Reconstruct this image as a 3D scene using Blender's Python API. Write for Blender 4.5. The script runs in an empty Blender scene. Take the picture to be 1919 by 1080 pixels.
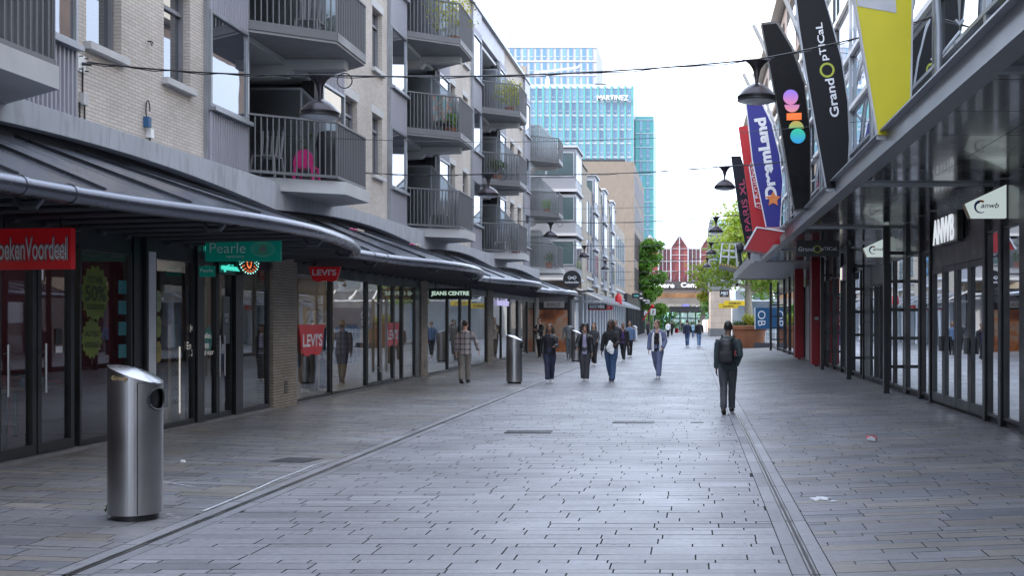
import bpy, bmesh, math, random
from mathutils import Vector, Matrix, noise
random.seed(7)
R = math.radians
S = bpy.context.scene
COL = S.collection
# ---------------------------------------------------------------- camera
F = 2100.0                      # focal length in pixels of the 1919 px wide frame
cam = bpy.data.cameras.new("camera"); camo = bpy.data.objects.new("camera", cam); COL.objects.link(camo)
camo.location = (0, 0, 1.7); camo.rotation_euler = (R(90), 0, 0)
cam.sensor_width = 36; cam.lens = F/1919*36
cam.shift_x = -(1297-959.5)/1919; cam.shift_y = (602-540)/1919
cam.clip_start = 0.1; cam.clip_end = 2000
S.camera = camo
# ---------------------------------------------------------------- world, sun, exposure
SUN_EL, SUN_AZ = R(27), math.atan2(-0.96, -0.28)
w = bpy.data.worlds.new("World"); S.world = w; w.use_nodes = True
nt = w.node_tree; bg = nt.nodes['Background']
sky = nt.nodes.new('ShaderNodeTexSky'); sky.sky_type = 'NISHITA'; sky.sun_disc = False
sky.sun_elevation = SUN_EL; sky.sun_rotation = SUN_AZ; sky.air_density = 1.0; sky.dust_density = 3.0
tc = nt.nodes.new('ShaderNodeTexCoord'); mp = nt.nodes.new('ShaderNodeMapping'); mp.inputs['Scale'].default_value = (1, 1, 2.5)
cn = nt.nodes.new('ShaderNodeTexNoise'); cn.inputs['Scale'].default_value = 1.6; cn.inputs['Detail'].default_value = 7
cr = nt.nodes.new('ShaderNodeValToRGB'); cr.color_ramp.elements[0].position = .30; cr.color_ramp.elements[1].position = .62
cr.color_ramp.elements[0].color = (.62, .62, .62, 1); cr.color_ramp.elements[1].color = (1, 1, 1, 1)
cmx = nt.nodes.new('ShaderNodeMixRGB'); cmx.inputs[2].default_value = (5.5, 6.3, 7.75, 1)     # thin bright cloud veil
nt.links.new(tc.outputs['Generated'], mp.inputs[0]); nt.links.new(mp.outputs[0], cn.inputs['Vector'])
nt.links.new(cn.outputs['Fac'], cr.inputs[0]); nt.links.new(cr.outputs[0], cmx.inputs[0])
nt.links.new(sky.outputs[0], cmx.inputs[1]); nt.links.new(cmx.outputs[0], bg.inputs[0])
bg.inputs[1].default_value = 0.13
sl = bpy.data.lights.new("sun", 'SUN'); sl.energy = 2.2; sl.angle = R(0.6); sl.color = (1, .93, .82)
so = bpy.data.objects.new("sun", sl); COL.objects.link(so)
sd = Vector((math.sin(SUN_AZ)*math.cos(SUN_EL), math.cos(SUN_AZ)*math.cos(SUN_EL), math.sin(SUN_EL)))
so.rotation_euler = sd.to_track_quat('Z', 'Y').to_euler(); so.location = sd*60
S.view_settings.view_transform = 'Standard'; S.view_settings.look = 'None'
S.view_settings.exposure = 1.92; S.view_settings.gamma = 1.0
# ---------------------------------------------------------------- materials
MATS = {}
def mat(name, col, rough=.6, metal=0., var=.12, scale=3., bump=0., bscale=40., spec=.5, emit=0., stretch=None, coat=0.):
    if name in MATS: return MATS[name]
    m = bpy.data.materials.new(name); m.use_nodes = True; MATS[name] = m
    n = m.node_tree; b = n.nodes['Principled BSDF']
    b.inputs['Roughness'].default_value = rough; b.inputs['Metallic'].default_value = metal
    b.inputs['Specular IOR Level'].default_value = spec
    if coat: b.inputs['Coat Weight'].default_value = coat; b.inputs['Coat Roughness'].default_value = .05
    c = tuple(col)+(1,)
    b.inputs['Base Color'].default_value = c
    if emit:
        b.inputs['Emission Color'].default_value = c; b.inputs['Emission Strength'].default_value = emit
    if var or bump:
        t = n.nodes.new('ShaderNodeTexCoord'); mpp = n.nodes.new('ShaderNodeMapping'); n.links.new(t.outputs['Object'], mpp.inputs[0])
        if stretch: mpp.inputs['Scale'].default_value = stretch
        nz = n.nodes.new('ShaderNodeTexNoise'); nz.inputs['Scale'].default_value = scale; nz.inputs['Detail'].default_value = 6
        n.links.new(mpp.outputs[0], nz.inputs['Vector'])
    if var:
        mr = n.nodes.new('ShaderNodeMapRange'); mr.inputs[1].default_value = .3; mr.inputs[2].default_value = .7
        mr.inputs[3].default_value = 1-var; mr.inputs[4].default_value = 1+var
        n.links.new(nz.outputs['Fac'], mr.inputs[0])
        mx = n.nodes.new('ShaderNodeVectorMath'); mx.operation = 'SCALE'; mx.inputs[0].default_value = c[:3]
        n.links.new(mr.outputs[0], mx.inputs['Scale']); n.links.new(mx.outputs[0], b.inputs['Base Color'])
        mr2 = n.nodes.new('ShaderNodeMapRange'); mr2.inputs[1].default_value = .3; mr2.inputs[2].default_value = .7
        mr2.inputs[3].default_value = max(0, rough-.08); mr2.inputs[4].default_value = min(1, rough+.08)
        n.links.new(nz.outputs['Fac'], mr2.inputs[0]); n.links.new(mr2.outputs[0], b.inputs['Roughness'])
    if bump:
        n2 = n.nodes.new('ShaderNodeTexNoise'); n2.inputs['Scale'].default_value = bscale; n2.inputs['Detail'].default_value = 4
        n.links.new(mpp.outputs[0], n2.inputs['Vector'])
        bp = n.nodes.new('ShaderNodeBump'); bp.inputs['Strength'].default_value = bump; bp.inputs['Distance'].default_value = .02
        n.links.new(n2.outputs['Fac'], bp.inputs['Height']); n.links.new(bp.outputs[0], b.inputs['Normal'])
    return m
def brick_mat(name, c1, c2, mortar, bw=.20, rh=.052, rough=.85, msize=.005):
    m = bpy.data.materials.new(name); m.use_nodes = True; MATS[name] = m
    n = m.node_tree; b = n.nodes['Principled BSDF']; b.inputs['Roughness'].default_value = rough
    t = n.nodes.new('ShaderNodeTexCoord'); s = n.nodes.new('ShaderNodeSeparateXYZ'); n.links.new(t.outputs['Object'], s.inputs[0])
    a = n.nodes.new('ShaderNodeMath'); a.operation = 'ADD'; n.links.new(s.outputs[0], a.inputs[0]); n.links.new(s.outputs[1], a.inputs[1])
    c = n.nodes.new('ShaderNodeCombineXYZ'); n.links.new(a.outputs[0], c.inputs[0]); n.links.new(s.outputs[2], c.inputs[1])
    br = n.nodes.new('ShaderNodeTexBrick'); n.links.new(c.outputs[0], br.inputs['Vector'])
    br.inputs['Color1'].default_value = tuple(c1)+(1,); br.inputs['Color2'].default_value = tuple(c2)+(1,); br.inputs['Mortar'].default_value = tuple(mortar)+(1,)
    br.inputs['Scale'].default_value = 1; br.inputs['Mortar Size'].default_value = msize; br.inputs['Brick Width'].default_value = bw; br.inputs['Row Height'].default_value = rh
    nz = n.nodes.new('ShaderNodeTexNoise'); nz.inputs['Scale'].default_value = .7; nz.inputs['Detail'].default_value = 8; n.links.new(t.outputs['Object'], nz.inputs['Vector'])
    mr = n.nodes.new('ShaderNodeMapRange'); mr.inputs[1].default_value = .3; mr.inputs[2].default_value = .7; mr.inputs[3].default_value = .82; mr.inputs[4].default_value = 1.1
    n.links.new(nz.outputs['Fac'], mr.inputs[0])
    mx = n.nodes.new('ShaderNodeVectorMath'); mx.operation = 'SCALE'; n.links.new(br.outputs['Color'], mx.inputs[0]); n.links.new(mr.outputs[0], mx.inputs['Scale'])
    n.links.new(mx.outputs[0], b.inputs['Base Color'])
    bp = n.nodes.new('ShaderNodeBump'); bp.inputs['Strength'].default_value = .6; bp.inputs['Distance'].default_value = .01; bp.invert = True
    n.links.new(br.outputs['Fac'], bp.inputs['Height']); n.links.new(bp.outputs[0], b.inputs['Normal'])
    return m
def glass_mat(name, tint, f0, gain, rough=.01, inner=None, wob=.0):
    """pane: reflects by viewing angle, otherwise lets the room show through (or a dark room colour)"""
    m = bpy.data.materials.new(name); m.use_nodes = True; MATS[name] = m
    n = m.node_tree; n.nodes.remove(n.nodes['Principled BSDF']); out = n.nodes['Material Output']
    if inner: tr = n.nodes.new('ShaderNodeBsdfDiffuse'); tr.inputs[0].default_value = tuple(inner)+(1,)
    else: tr = n.nodes.new('ShaderNodeBsdfTransparent'); tr.inputs[0].default_value = tuple(tint)+(1,)
    gl = n.nodes.new('ShaderNodeBsdfGlossy'); gl.inputs['Roughness'].default_value = rough; gl.inputs[0].default_value = (.95, .97, 1, 1)
    fr = n.nodes.new('ShaderNodeFresnel'); fr.inputs[0].default_value = 1.5
    ma = n.nodes.new('ShaderNodeMath'); ma.operation = 'MULTIPLY_ADD'; ma.inputs[1].default_value = gain; ma.inputs[2].default_value = f0; ma.use_clamp = True
    n.links.new(fr.outputs[0], ma.inputs[0]); mx = n.nodes.new('ShaderNodeMixShader'); n.links.new(ma.outputs[0], mx.inputs[0])
    n.links.new(tr.outputs[0], mx.inputs[1]); n.links.new(gl.outputs[0], mx.inputs[2]); n.links.new(mx.outputs[0], out.inputs[0])
    if wob:
        t = n.nodes.new('ShaderNodeTexCoord'); nz = n.nodes.new('ShaderNodeTexNoise'); nz.inputs['Scale'].default_value = .6
        n.links.new(t.outputs['Object'], nz.inputs['Vector']); bp = n.nodes.new('ShaderNodeBump'); bp.inputs['Strength'].default_value = wob; bp.inputs['Distance'].default_value = .05
        n.links.new(nz.outputs['Fac'], bp.inputs['Height']); n.links.new(bp.outputs[0], gl.inputs['Normal']); n.links.new(bp.outputs[0], fr.inputs['Normal'])
    return m
def grad_mat(name, stops, axis=2, lo=0., hi=1., emit=0., rough=.4, wave=0.):
    m = bpy.data.materials.new(name); m.use_nodes = True; MATS[name] = m
    n = m.node_tree; b = n.nodes['Principled BSDF']; b.inputs['Roughness'].default_value = rough
    t = n.nodes.new('ShaderNodeTexCoord'); s = n.nodes.new('ShaderNodeSeparateXYZ'); n.links.new(t.outputs['Object'], s.inputs[0])
    mr = n.nodes.new('ShaderNodeMapRange'); mr.inputs[1].default_value = lo; mr.inputs[2].default_value = hi; n.links.new(s.outputs[axis], mr.inputs[0])
    r = n.nodes.new('ShaderNodeValToRGB'); e = r.color_ramp.elements
    while len(e) < len(stops): e.new(.5)
    for k, (p, c) in enumerate(stops): e[k].position = p; e[k].color = tuple(c)+(1,)
    src = mr.outputs[0]
    if wave:
        nz = n.nodes.new('ShaderNodeTexNoise'); nz.inputs['Scale'].default_value = wave; nz.inputs['Detail'].default_value = 3; n.links.new(t.outputs['Object'], nz.inputs['Vector']); src = nz.outputs['Fac']
    n.links.new(src, r.inputs[0]); n.links.new(r.outputs[0], b.inputs['Base Color'])
    if emit: n.links.new(r.outputs[0], b.inputs['Emission Color']); b.inputs['Emission Strength'].default_value = emit
    return m
# ---------------------------------------------------------------- mesh builder
class MB:
    def __init__(s): s.v = []; s.f = []; s.m = []
    def add(s, vs, fs, mi=0):
        o = len(s.v); s.v += [tuple(v) for v in vs]; s.f += [tuple(i+o for i in f) for f in fs]; s.m += [mi]*len(fs); return s
    def box(s, x0, x1, y0, y1, z0, z1, mi=0):
        if x0 > x1: x0, x1 = x1, x0
        if y0 > y1: y0, y1 = y1, y0
        if z0 > z1: z0, z1 = z1, z0
        return s.add([(x0,y0,z0),(x1,y0,z0),(x1,y1,z0),(x0,y1,z0),(x0,y0,z1),(x1,y0,z1),(x1,y1,z1),(x0,y1,z1)],
                     [(0,3,2,1),(4,5,6,7),(0,1,5,4),(1,2,6,5),(2,3,7,6),(3,0,4,7)], mi)
    def quad(s, a, b, c, d, mi=0): return s.add([a,b,c,d], [(0,1,2,3)], mi)
    def prism(s, poly, vec, mi=0):
        n = len(poly); poly = [Vector(p) for p in poly]; vec = Vector(vec)
        vs = poly+[p+vec for p in poly]
        fs = [tuple(range(n))[::-1], tuple(range(n, 2*n))]+[(i, (i+1) % n, n+(i+1) % n, n+i) for i in range(n)]
        return s.add(vs, fs, mi)
    def tube(s, path, r, n=8, mi=0, ry=None, cap=True, ref=None):
        P = [Vector(p) for p in path]; k = len(P)
        rr = r if isinstance(r, (list, tuple)) else [r]*k
        r2 = ry if isinstance(ry, (list, tuple)) else ([ry]*k if ry else rr)
        vs = []
        prev = Vector(ref) if ref else None
        for i in range(k):
            t = (P[min(i+1, k-1)]-P[max(i-1, 0)]).normalized()
            if prev is None: prev = Vector((0, 0, 1)) if abs(t.z) < .9 else Vector((1, 0, 0))
            u = prev-t*prev.dot(t)
            if u.length < 1e-4: u = t.orthogonal()
            u.normalize(); w_ = t.cross(u); prev = u
            for j in range(n):
                a = 2*math.pi*j/n; vs.append(P[i]+u*math.cos(a)*rr[i]+w_*math.sin(a)*r2[i])
        fs = [(i*n+j, i*n+(j+1) % n, (i+1)*n+(j+1) % n, (i+1)*n+j) for i in range(k-1) for j in range(n)]
        if cap: fs += [tuple(range(n))[::-1], tuple(range((k-1)*n, k*n))]
        return s.add(vs, fs, mi)
    def bar(s, a, b, wx, wz=None, mi=0):
        a, b = Vector(a), Vector(b); t = (b-a).normalized(); wz = wz or wx
        up = Vector((0, 0, 1)) if abs(t.z) < .95 else Vector((0, 1, 0))
        u = t.cross(up).normalized()*wx/2; v_ = u.cross(t).normalized()*wz/2
        vs = [a-u-v_, a+u-v_, a+u+v_, a-u+v_, b-u-v_, b+u-v_, b+u+v_, b-u+v_]
        return s.add(vs, [(0,3,2,1),(4,5,6,7),(0,1,5,4),(1,2,6,5),(2,3,7,6),(3,0,4,7)], mi)
    def lathe(s, prof, c=(0,0,0), n=24, mi=0, sx=1, sy=1):
        vs = [(c[0]+r*math.cos(2*math.pi*j/n)*sx, c[1]+r*math.sin(2*math.pi*j/n)*sy, c[2]+z) for r, z in prof for j in range(n)]
        k = len(prof)
        fs = [(i*n+j, i*n+(j+1) % n, (i+1)*n+(j+1) % n, (i+1)*n+j) for i in range(k-1) for j in range(n)]
        fs += [tuple(range(n))[::-1], tuple(range((k-1)*n, k*n))]
        return s.add(vs, fs, mi)
    def ball(s, c, r, n=12, mi=0):
        r = r if isinstance(r, (tuple, list)) else (r, r, r); m = n//2
        prof = [(math.sin(math.pi*i/m)*.9999+1e-4, -math.cos(math.pi*i/m)) for i in range(m+1)]
        vs = [(c[0]+p*math.cos(2*math.pi*j/n)*r[0], c[1]+p*math.sin(2*math.pi*j/n)*r[1], c[2]+z*r[2]) for p, z in prof for j in range(n)]
        fs = [(i*n+j, i*n+(j+1) % n, (i+1)*n+(j+1) % n, (i+1)*n+j) for i in range(m) for j in range(n)]
        fs += [tuple(range(n))[::-1], tuple(range(m*n, (m+1)*n))]
        return s.add(vs, fs, mi)
    def holed(s, o, u, v, nrm, W, H, holes, depth, mi=0):
        """rectangular wall W x H at o, axes u,v, outward nrm, holes (u0,u1,v0,v1) with reveals going inward"""
        o, u, v, nrm = map(Vector, (o, u, v, nrm))
        us = sorted(set([0, W]+[h[0] for h in holes]+[h[1] for h in holes])); vs_ = sorted(set([0, H]+[h[2] for h in holes]+[h[3] for h in holes]))
        P = lambda a, b, d=0: o+u*a+v*b-nrm*d
        for a0, a1 in zip(us, us[1:]):
            for b0, b1 in zip(vs_, vs_[1:]):
                ca, cb = (a0+a1)/2, (b0+b1)/2
                if any(h[0] < ca < h[1] and h[2] < cb < h[3] for h in holes): continue
                s.quad(P(a0,b0), P(a1,b0), P(a1,b1), P(a0,b1), mi)
        for h in holes:
            a0, a1, b0, b1 = h
            for p, q in (((a0,b0),(a1,b0)), ((a1,b0),(a1,b1)), ((a1,b1),(a0,b1)), ((a0,b1),(a0,b0))):
                s.quad(P(*q), P(*p), P(*p, depth), P(*q, depth), mi)
        return s
    def build(s, name, mats, parent=None, smooth=False, loc=None):
        me = bpy.data.meshes.new(name)
        vs = s.v if loc is None else [(a-loc[0], b-loc[1], c-loc[2]) for a, b, c in s.v]
        me.from_pydata(vs, [], s.f)
        mats = mats if isinstance(mats, (list, tuple)) else [mats]
        for m in mats: me.materials.append(m)
        if any(s.m): me.polygons.foreach_set('material_index', s.m)
        if smooth: me.polygons.foreach_set('use_smooth', [True]*len(s.f))
        me.update(); ob = bpy.data.objects.new(name, me); COL.objects.link(ob)
        if loc is not None: ob.location = loc
        if parent: ob.parent = parent
        if smooth:
            try: me.set_sharp_from_angle(angle=R(40))
            except Exception: pass
        return ob
def thing(name, label, cat, loc=(0,0,0), rz=0, group=None):
    o = bpy.data.objects.new(name, None); COL.objects.link(o); o.location = loc; o.rotation_euler = (0, 0, rz)
    o['label'] = label; o['category'] = cat
    if group: o['group'] = group
    return o
def tag(o, label, cat, group=None):
    o['label'] = label; o['category'] = cat
    if group: o['group'] = group
    return o
def struct(o, kind='structure'): o['kind'] = kind; return o
def text(name, body, m, o, u, v, w=None, h=None, parent=None, thick=.004, bold=0., res=4, shear=0.):
    """flat lettering as a mesh, centred on o, reading along u, upright along v"""
    c = bpy.data.curves.new(name, 'FONT'); c.body = body; c.align_x = 'CENTER'; c.align_y = 'CENTER'; c.resolution_u = res
    c.offset = bold; c.shear = shear; t = bpy.data.objects.new(name, c); COL.objects.link(t)
    bpy.context.view_layer.update(); me = bpy.data.meshes.new_from_object(t.evaluated_get(bpy.context.evaluated_depsgraph_get()))
    bpy.data.objects.remove(t); bpy.data.curves.remove(c)
    xs = [p.co.x for p in me.vertices]; ys = [p.co.y for p in me.vertices]
    bw, bh = max(xs)-min(xs), max(ys)-min(ys); cx, cy = (max(xs)+min(xs))/2, (max(ys)+min(ys))/2
    if w and h: sx, sy = w/bw, h/bh
    elif w: sx = sy = w/bw
    else: sx = sy = h/bh
    o, u, v = Vector(o), Vector(u).normalized(), Vector(v).normalized(); n = u.cross(v)
    bm = bmesh.new(); bm.from_mesh(me)
    if thick > .006:
        g = bmesh.ops.extrude_face_region(bm, geom=bm.faces[:]); k = [q for q in g['geom'] if isinstance(q, bmesh.types.BMVert)]
        for q in k: q.co.z += 1
    zm = max(q.co.z for q in bm.verts) or 1
    for q in bm.verts:
        z = (q.co.z/zm if zm else 0)*thick if thick > .006 else thick
        q.co = o+u*((q.co.x-cx)*sx)+v*((q.co.y-cy)*sy)+n*z
    bm.to_mesh(me); bm.free(); me.name = name; me.materials.clear(); me.materials.append(m)
    ob = bpy.data.objects.new(name, me); COL.objects.link(ob)
    if parent: ob.parent = parent
    return ob
def dup(o, parent=None, off=(0,0,0)):
    c = o.copy(); COL.objects.link(c); c.parent = parent
    if parent is None: c.location = Vector(o.location)+Vector(off)
    for ch in [q for q in COL.objects if q.parent == o]: dup(ch, c)
    return c
UX, UY, UZ = Vector((1,0,0)), Vector((0,1,0)), Vector((0,0,1))
def pt(px, py, Y): return Vector(((px-1297)/F*Y, Y, 1.7+(602-py)/F*Y))
def gz(x): return .035*min(4.0, max(0, -4.17-x, x-.82))
def ground(px, py):
    x, y = 0, 20
    for _ in range(20): y = F*(1.7-gz(x))/(py-602); x = (px-1297)/F*y
    return Vector((x, y, gz(x)))
# ---------------------------------------------------------------- palette
white_brick = brick_mat('cream_brick', (.58,.525,.475), (.50,.45,.40), (.31,.28,.255))
pier_brick = brick_mat('pier_brick', (.34,.30,.26), (.28,.245,.21), (.10,.09,.08))
B_brick = brick_mat('beige_brick', (.38,.33,.265), (.33,.285,.23), (.22,.19,.15))
def streak(name, col, stain, amount):
    m = mat(name, col, .75, 0, .08, 1.2); n = m.node_tree; b = n.nodes['Principled BSDF']
    t = n.nodes.new('ShaderNodeTexCoord'); mpp = n.nodes.new('ShaderNodeMapping'); mpp.inputs['Scale'].default_value = (7, 7, 1.1); n.links.new(t.outputs['Object'], mpp.inputs[0])
    nz = n.nodes.new('ShaderNodeTexNoise'); nz.inputs['Scale'].default_value = 1.7; nz.inputs['Detail'].default_value = 8; n.links.new(mpp.outputs[0], nz.inputs['Vector'])
    r = n.nodes.new('ShaderNodeValToRGB'); r.color_ramp.elements[0].position = .49; r.color_ramp.elements[1].position = .64; n.links.new(nz.outputs['Fac'], r.inputs[0])
    sc = n.nodes.new('ShaderNodeMath'); sc.operation = 'MULTIPLY'; sc.inputs[1].default_value = amount; n.links.new(r.outputs[0], sc.inputs[0])
    mx = n.nodes.new('ShaderNodeMixRGB'); mx.inputs[2].default_value = tuple(stain)+(1,); n.links.new(sc.outputs[0], mx.inputs[0])
    src = b.inputs['Base Color'].links[0].from_socket; n.links.new(src, mx.inputs[1]); n.links.new(mx.outputs[0], b.inputs['Base Color'])
    return m
M_fascia = streak('stained_concrete_fascia', (.38,.40,.44), (.12,.12,.12), .28)
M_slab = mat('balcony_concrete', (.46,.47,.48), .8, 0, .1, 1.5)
M_panel = mat('grey_metal_panel', (.30,.30,.34), .45, .3, .08, 1)
M_rail = mat('railing_paint', (.12,.124,.135), .5, .0, .1, 2)
M_frame = mat('window_frame_grey', (.20,.20,.22), .45, .2, .08, 2)
M_sill = mat('sill_concrete', (.48,.48,.48), .7, 0, .1, 3)
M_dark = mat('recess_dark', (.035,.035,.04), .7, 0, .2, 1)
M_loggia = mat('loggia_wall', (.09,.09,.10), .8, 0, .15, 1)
M_black = mat('black_paint', (.012,.012,.014), .35, 0, .15, 2)
M_blackgloss = mat('black_gloss_panel', (.010,.011,.012), .20, 0, .25, 1.2, coat=.25)
M_anth = mat('anthracite_frame', (.035,.037,.042), .4, .3, .15, 2)
M_steel = mat('brushed_steel', (.37,.36,.36), .36, 1., .06, 2)
M_zinc = mat('zinc_pipe', (.16,.17,.205), .28, .85, .08, .8)
M_zroof = mat('zinc_roof', (.13,.14,.17), .25, .5, .18, .5, coat=.1)
M_pipe = mat('louvre_pipe_grey', (.09,.095,.11), .45, .5, .2, 2)
M_white = mat('white_paint', (.78,.78,.78), .5, 0, .05, 2)
M_cream = mat('cream_cladding', (.55,.52,.47), .6, 0, .04, 1)
M_soff = mat('brown_soffit', (.13,.095,.08), .6, 0, .3, 1)
M_galv = mat('galvanised_pipe', (.33,.35,.38), .42, .6, .15, 2)
M_gsteel = mat('grey_steel_channel', (.30,.31,.33), .38, .7, .15, 2)
G_shop = glass_mat('shop_glass', (.7,.72,.75), .08, .9, .012, wob=.03)
G_dark = glass_mat('dark_shop_glass', (.5,.5,.52), .12, .9, .012, wob=.03)
G_flat = glass_mat('flat_window_glass', (1,1,1), .20, .95, .012, inner=(.03,.035,.045), wob=.05)
G_up = glass_mat('upper_mirror_glass', (1,1,1), .16, .7, .015, inner=(.02,.03,.035), wob=.08)
G_frost = glass_mat('frosted_screen', (.5,.54,.56), .22, .5, .3)
# ================================================================ ground
def paving_mat():
    m = bpy.data.materials.new('paving_stone'); m.use_nodes = True; n = m.node_tree; b = n.nodes['Principled BSDF']
    at = n.nodes.new('ShaderNodeAttribute'); at.attribute_name = 'tint'
    t = n.nodes.new('ShaderNodeTexCoord')
    def noise_(sc, det=6, st=(1,1,1)):
        mpp = n.nodes.new('ShaderNodeMapping'); mpp.inputs['Scale'].default_value = st; n.links.new(t.outputs['Object'], mpp.inputs[0])
        z = n.nodes.new('ShaderNodeTexNoise'); z.inputs['Scale'].default_value = sc; z.inputs['Detail'].default_value = det; n.links.new(mpp.outputs[0], z.inputs['Vector']); return z.outputs['Fac']
    def rng(s_, a, c_, d, e):
        r = n.nodes.new('ShaderNodeMapRange'); r.inputs[1].default_value = a; r.inputs[2].default_value = c_; r.inputs[3].default_value = d; r.inputs[4].default_value = e; n.links.new(s_, r.inputs[0]); return r.outputs[0]
    s1 = rng(noise_(.55), .3, .7, .78, 1.2); s2 = rng(noise_(14, 8, (1, 2.5, 1)), .3, .7, .86, 1.14)
    m1 = n.nodes.new('ShaderNodeMath'); m1.operation = 'MULTIPLY'; n.links.new(s1, m1.inputs[0]); n.links.new(s2, m1.inputs[1])
    v = n.nodes.new('ShaderNodeVectorMath'); v.operation = 'SCALE'; n.links.new(at.outputs['Color'], v.inputs[0]); n.links.new(m1.outputs[0], v.inputs['Scale'])
    # small pale droppings and gum spots
    vo = n.nodes.new('ShaderNodeTexVoronoi'); vo.inputs['Scale'].default_value = 2.3; n.links.new(t.outputs['Object'], vo.inputs['Vector'])
    sp = rng(vo.outputs['Distance'], .035, .06, .35, 0)
    mx = n.nodes.new('ShaderNodeMixRGB'); mx.inputs[2].default_value = (.30,.30,.31,1); n.links.new(sp, mx.inputs[0]); dk = n.nodes.new('ShaderNodeMixRGB'); dk.inputs[2].default_value = (.075,.072,.072,1); n.links.new(v.outputs[0], dk.inputs[1]); n.links.new(dk.outputs[0], mx.inputs[1])
    v3 = n.nodes.new('ShaderNodeTexVoronoi'); v3.inputs['Scale'].default_value = 3.7; n.links.new(t.outputs['Object'], v3.inputs['Vector'])
    g1 = rng(v3.outputs['Distance'], .06, .09, .55, 0); g2 = rng(noise_(.33, 7, (1, .6, 1)), .56, .72, 0, .45); mxx = n.nodes.new('ShaderNodeMath'); mxx.operation = 'MAXIMUM'; n.links.new(g1, mxx.inputs[0]); n.links.new(g2, mxx.inputs[1]); n.links.new(mxx.outputs[0], dk.inputs[0])
    n.links.new(mx.outputs[0], b.inputs['Base Color'])
    n.links.new(rng(noise_(.8, 5), .3, .7, .38, .53), b.inputs['Roughness'])
    b.inputs['Specular IOR Level'].default_value = .58
    bp = n.nodes.new('ShaderNodeBump'); bp.inputs['Strength'].default_value = .25; bp.inputs['Distance'].default_value = .01
    n.links.new(noise_(30, 6), bp.inputs['Height']); n.links.new(bp.outputs[0], b.inputs['Normal'])
    return m
M_pav = paving_mat()
XF, XW, XO, XR = -7.57, -8.10, -6.71, 4.63
rp = random.Random(3)
M_joint = mat('paving_joint_dirt', (.035,.034,.035), .9, 0, .3, 6)
base = MB()
for x0, x1 in ((-300,-40),(-40,-8.17),(-8.17,-4.17),(-4.17,.82),(.82,4.82),(4.82,40),(40,400)):
    base.quad((x0,-40,gz(x0)-.012),(x1,-40,gz(x1)-.012),(x1,700,gz(x1)-.012),(x0,700,gz(x0)-.012))
struct(base.build('ground', M_joint))
pv = MB(); tint = []
def stone(x0, x1, y0, y1, c, e=0):
    tz = [rp.uniform(-.0012,.0012) for _ in range(4)]
    pv.quad((x0,y0,gz(x0)+tz[0]),(x1,y0,gz(x1)+tz[1]),(x1,y1,gz(x1)+tz[2]),(x0,y1,gz(x0)+tz[3])); tint.append(c)
def tone(z):
    k = rp.uniform(.88,1.12)
    if rp.random() < .09: k *= rp.choice((.75,.82,1.16))
    if z: 
        a = rp.random()
        c = (.182,.178,.188) if a < .6 else ((.190,.175,.162) if a < .8 else (.155,.160,.180))
    else: c = (.212,.211,.228)
    return tuple(q*k for q in c)
def zone(xa, xb, z, yfar):
    y = 5.5; per = [.2,.1,.2,.1,.16,.24,.1,.2,.14]; i = rp.randrange(9)
    while y < yfar:
        d = per[i % 9]*rp.choice((1,1,1.15)); i += 1
        if y > 45: d *= 2.2
        g = .009 if y < 45 else .012
        x = xa-rp.random()*.4
        L0 = .75 if d > .13 else .38
        while x < xb:
            L = L0*rp.uniform(.45,1.35)*(2 if y > 45 else 1); x0, x1 = max(x, xa), min(x+L-g*(1 if z else 1.25), xb)
            if x1-x0 > .03: stone(x0, x1, y, y+d-.0065, tone(z))
            x += L
        y += d
zone(-8.17,-4.32, 1, 150); zone(-4.02,.665, 0, 172); zone(.965,4.62, 1, 66)
for xa, xb in ((-4.312,-4.205),(-4.135,-4.028),(.673,.785),(.855,.957)):       # smooth edging on both sides of the slot drains
    y = 5.5
    while y < 170: stone(xa, xb, y, y+.99, tone(0)); y += 1
for xa, xb in ((.965,3.4),(3.4,6.5),(6.5,10),(10,16),(16,30)):                  # plaza on the right beyond the shops
    y = 66
    while y < 172: stone(xa, xb-.02, y, y+1.2, tone(0)); y += 1.22
for xa, xb in ((-8.17,-4.32),(-4.31,-4.2),(-4.14,.78),(.86,4.62)):
    stone(xa, xb, -38, 5.49, (.19,.195,.215))
y = 172
while y < 200: stone(-30, 30, y, y+2.9, tone(0)); y += 3
po = struct(pv.build('paving', M_pav))
ca = po.data.color_attributes.new('tint', 'FLOAT_COLOR', 'CORNER')
buf = [q for c in tint for _ in range(4) for q in (*c, 1.0)]; ca.data.foreach_set('color', buf)
# slot drains
for xc in (-4.17, .82):
    t = thing('slot_drain', 'long steel slot drain on the '+('bin side' if xc < 0 else 'backpack side')+' of the paving', 'drain', (xc, 6, 0), group='slot drains along the street')
    for s in (-1, 1):
        b = MB()
        y = 5.5
        while y < 150: b.box(s*.012, s*.026, y-6, y-6+1.96, -.01, .004); y += 2
        b.build('rail', M_steel, t)
    b = MB(); b.box(-.035, .035, -.5, 144, -.011, -.006); b.build('channel', M_black, t)
def grate(px0, px1, py, dy, label, bars=14):
    a, c = ground(px0, py), ground(px1, py); y = a.y; z = gz(a.x)+.004
    t = thing('drain_grate', label, 'grate', (a.x, y, z), group='drain grates in the paving')
    b = MB(); L = c.x-a.x; b.box(0, L, 0, dy, -.002, 0); b.build('pit', M_black, t)
    b = MB(); b.box(-.015, 0, 0, dy, -.003, .006); b.box(L, L+.015, 0, dy, -.003, .006); b.box(0, L, -.012, 0, -.003, .006); b.box(0, L, dy, dy+.012, -.003, .006)
    for i in range(1, bars): b.box(L*i/bars-.007, L*i/bars+.007, 0, dy, 0, .006)
    b.build('bars', mat('cast_iron', (.07,.07,.075), .5, .7, .3, 9), t)
grate(946, 1029, 813, .34, 'iron drain grate nearest the middle of the paving', 18)
grate(1149, 1224, 794, .30, 'iron drain grate left of the man with the backpack', 16)
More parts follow.
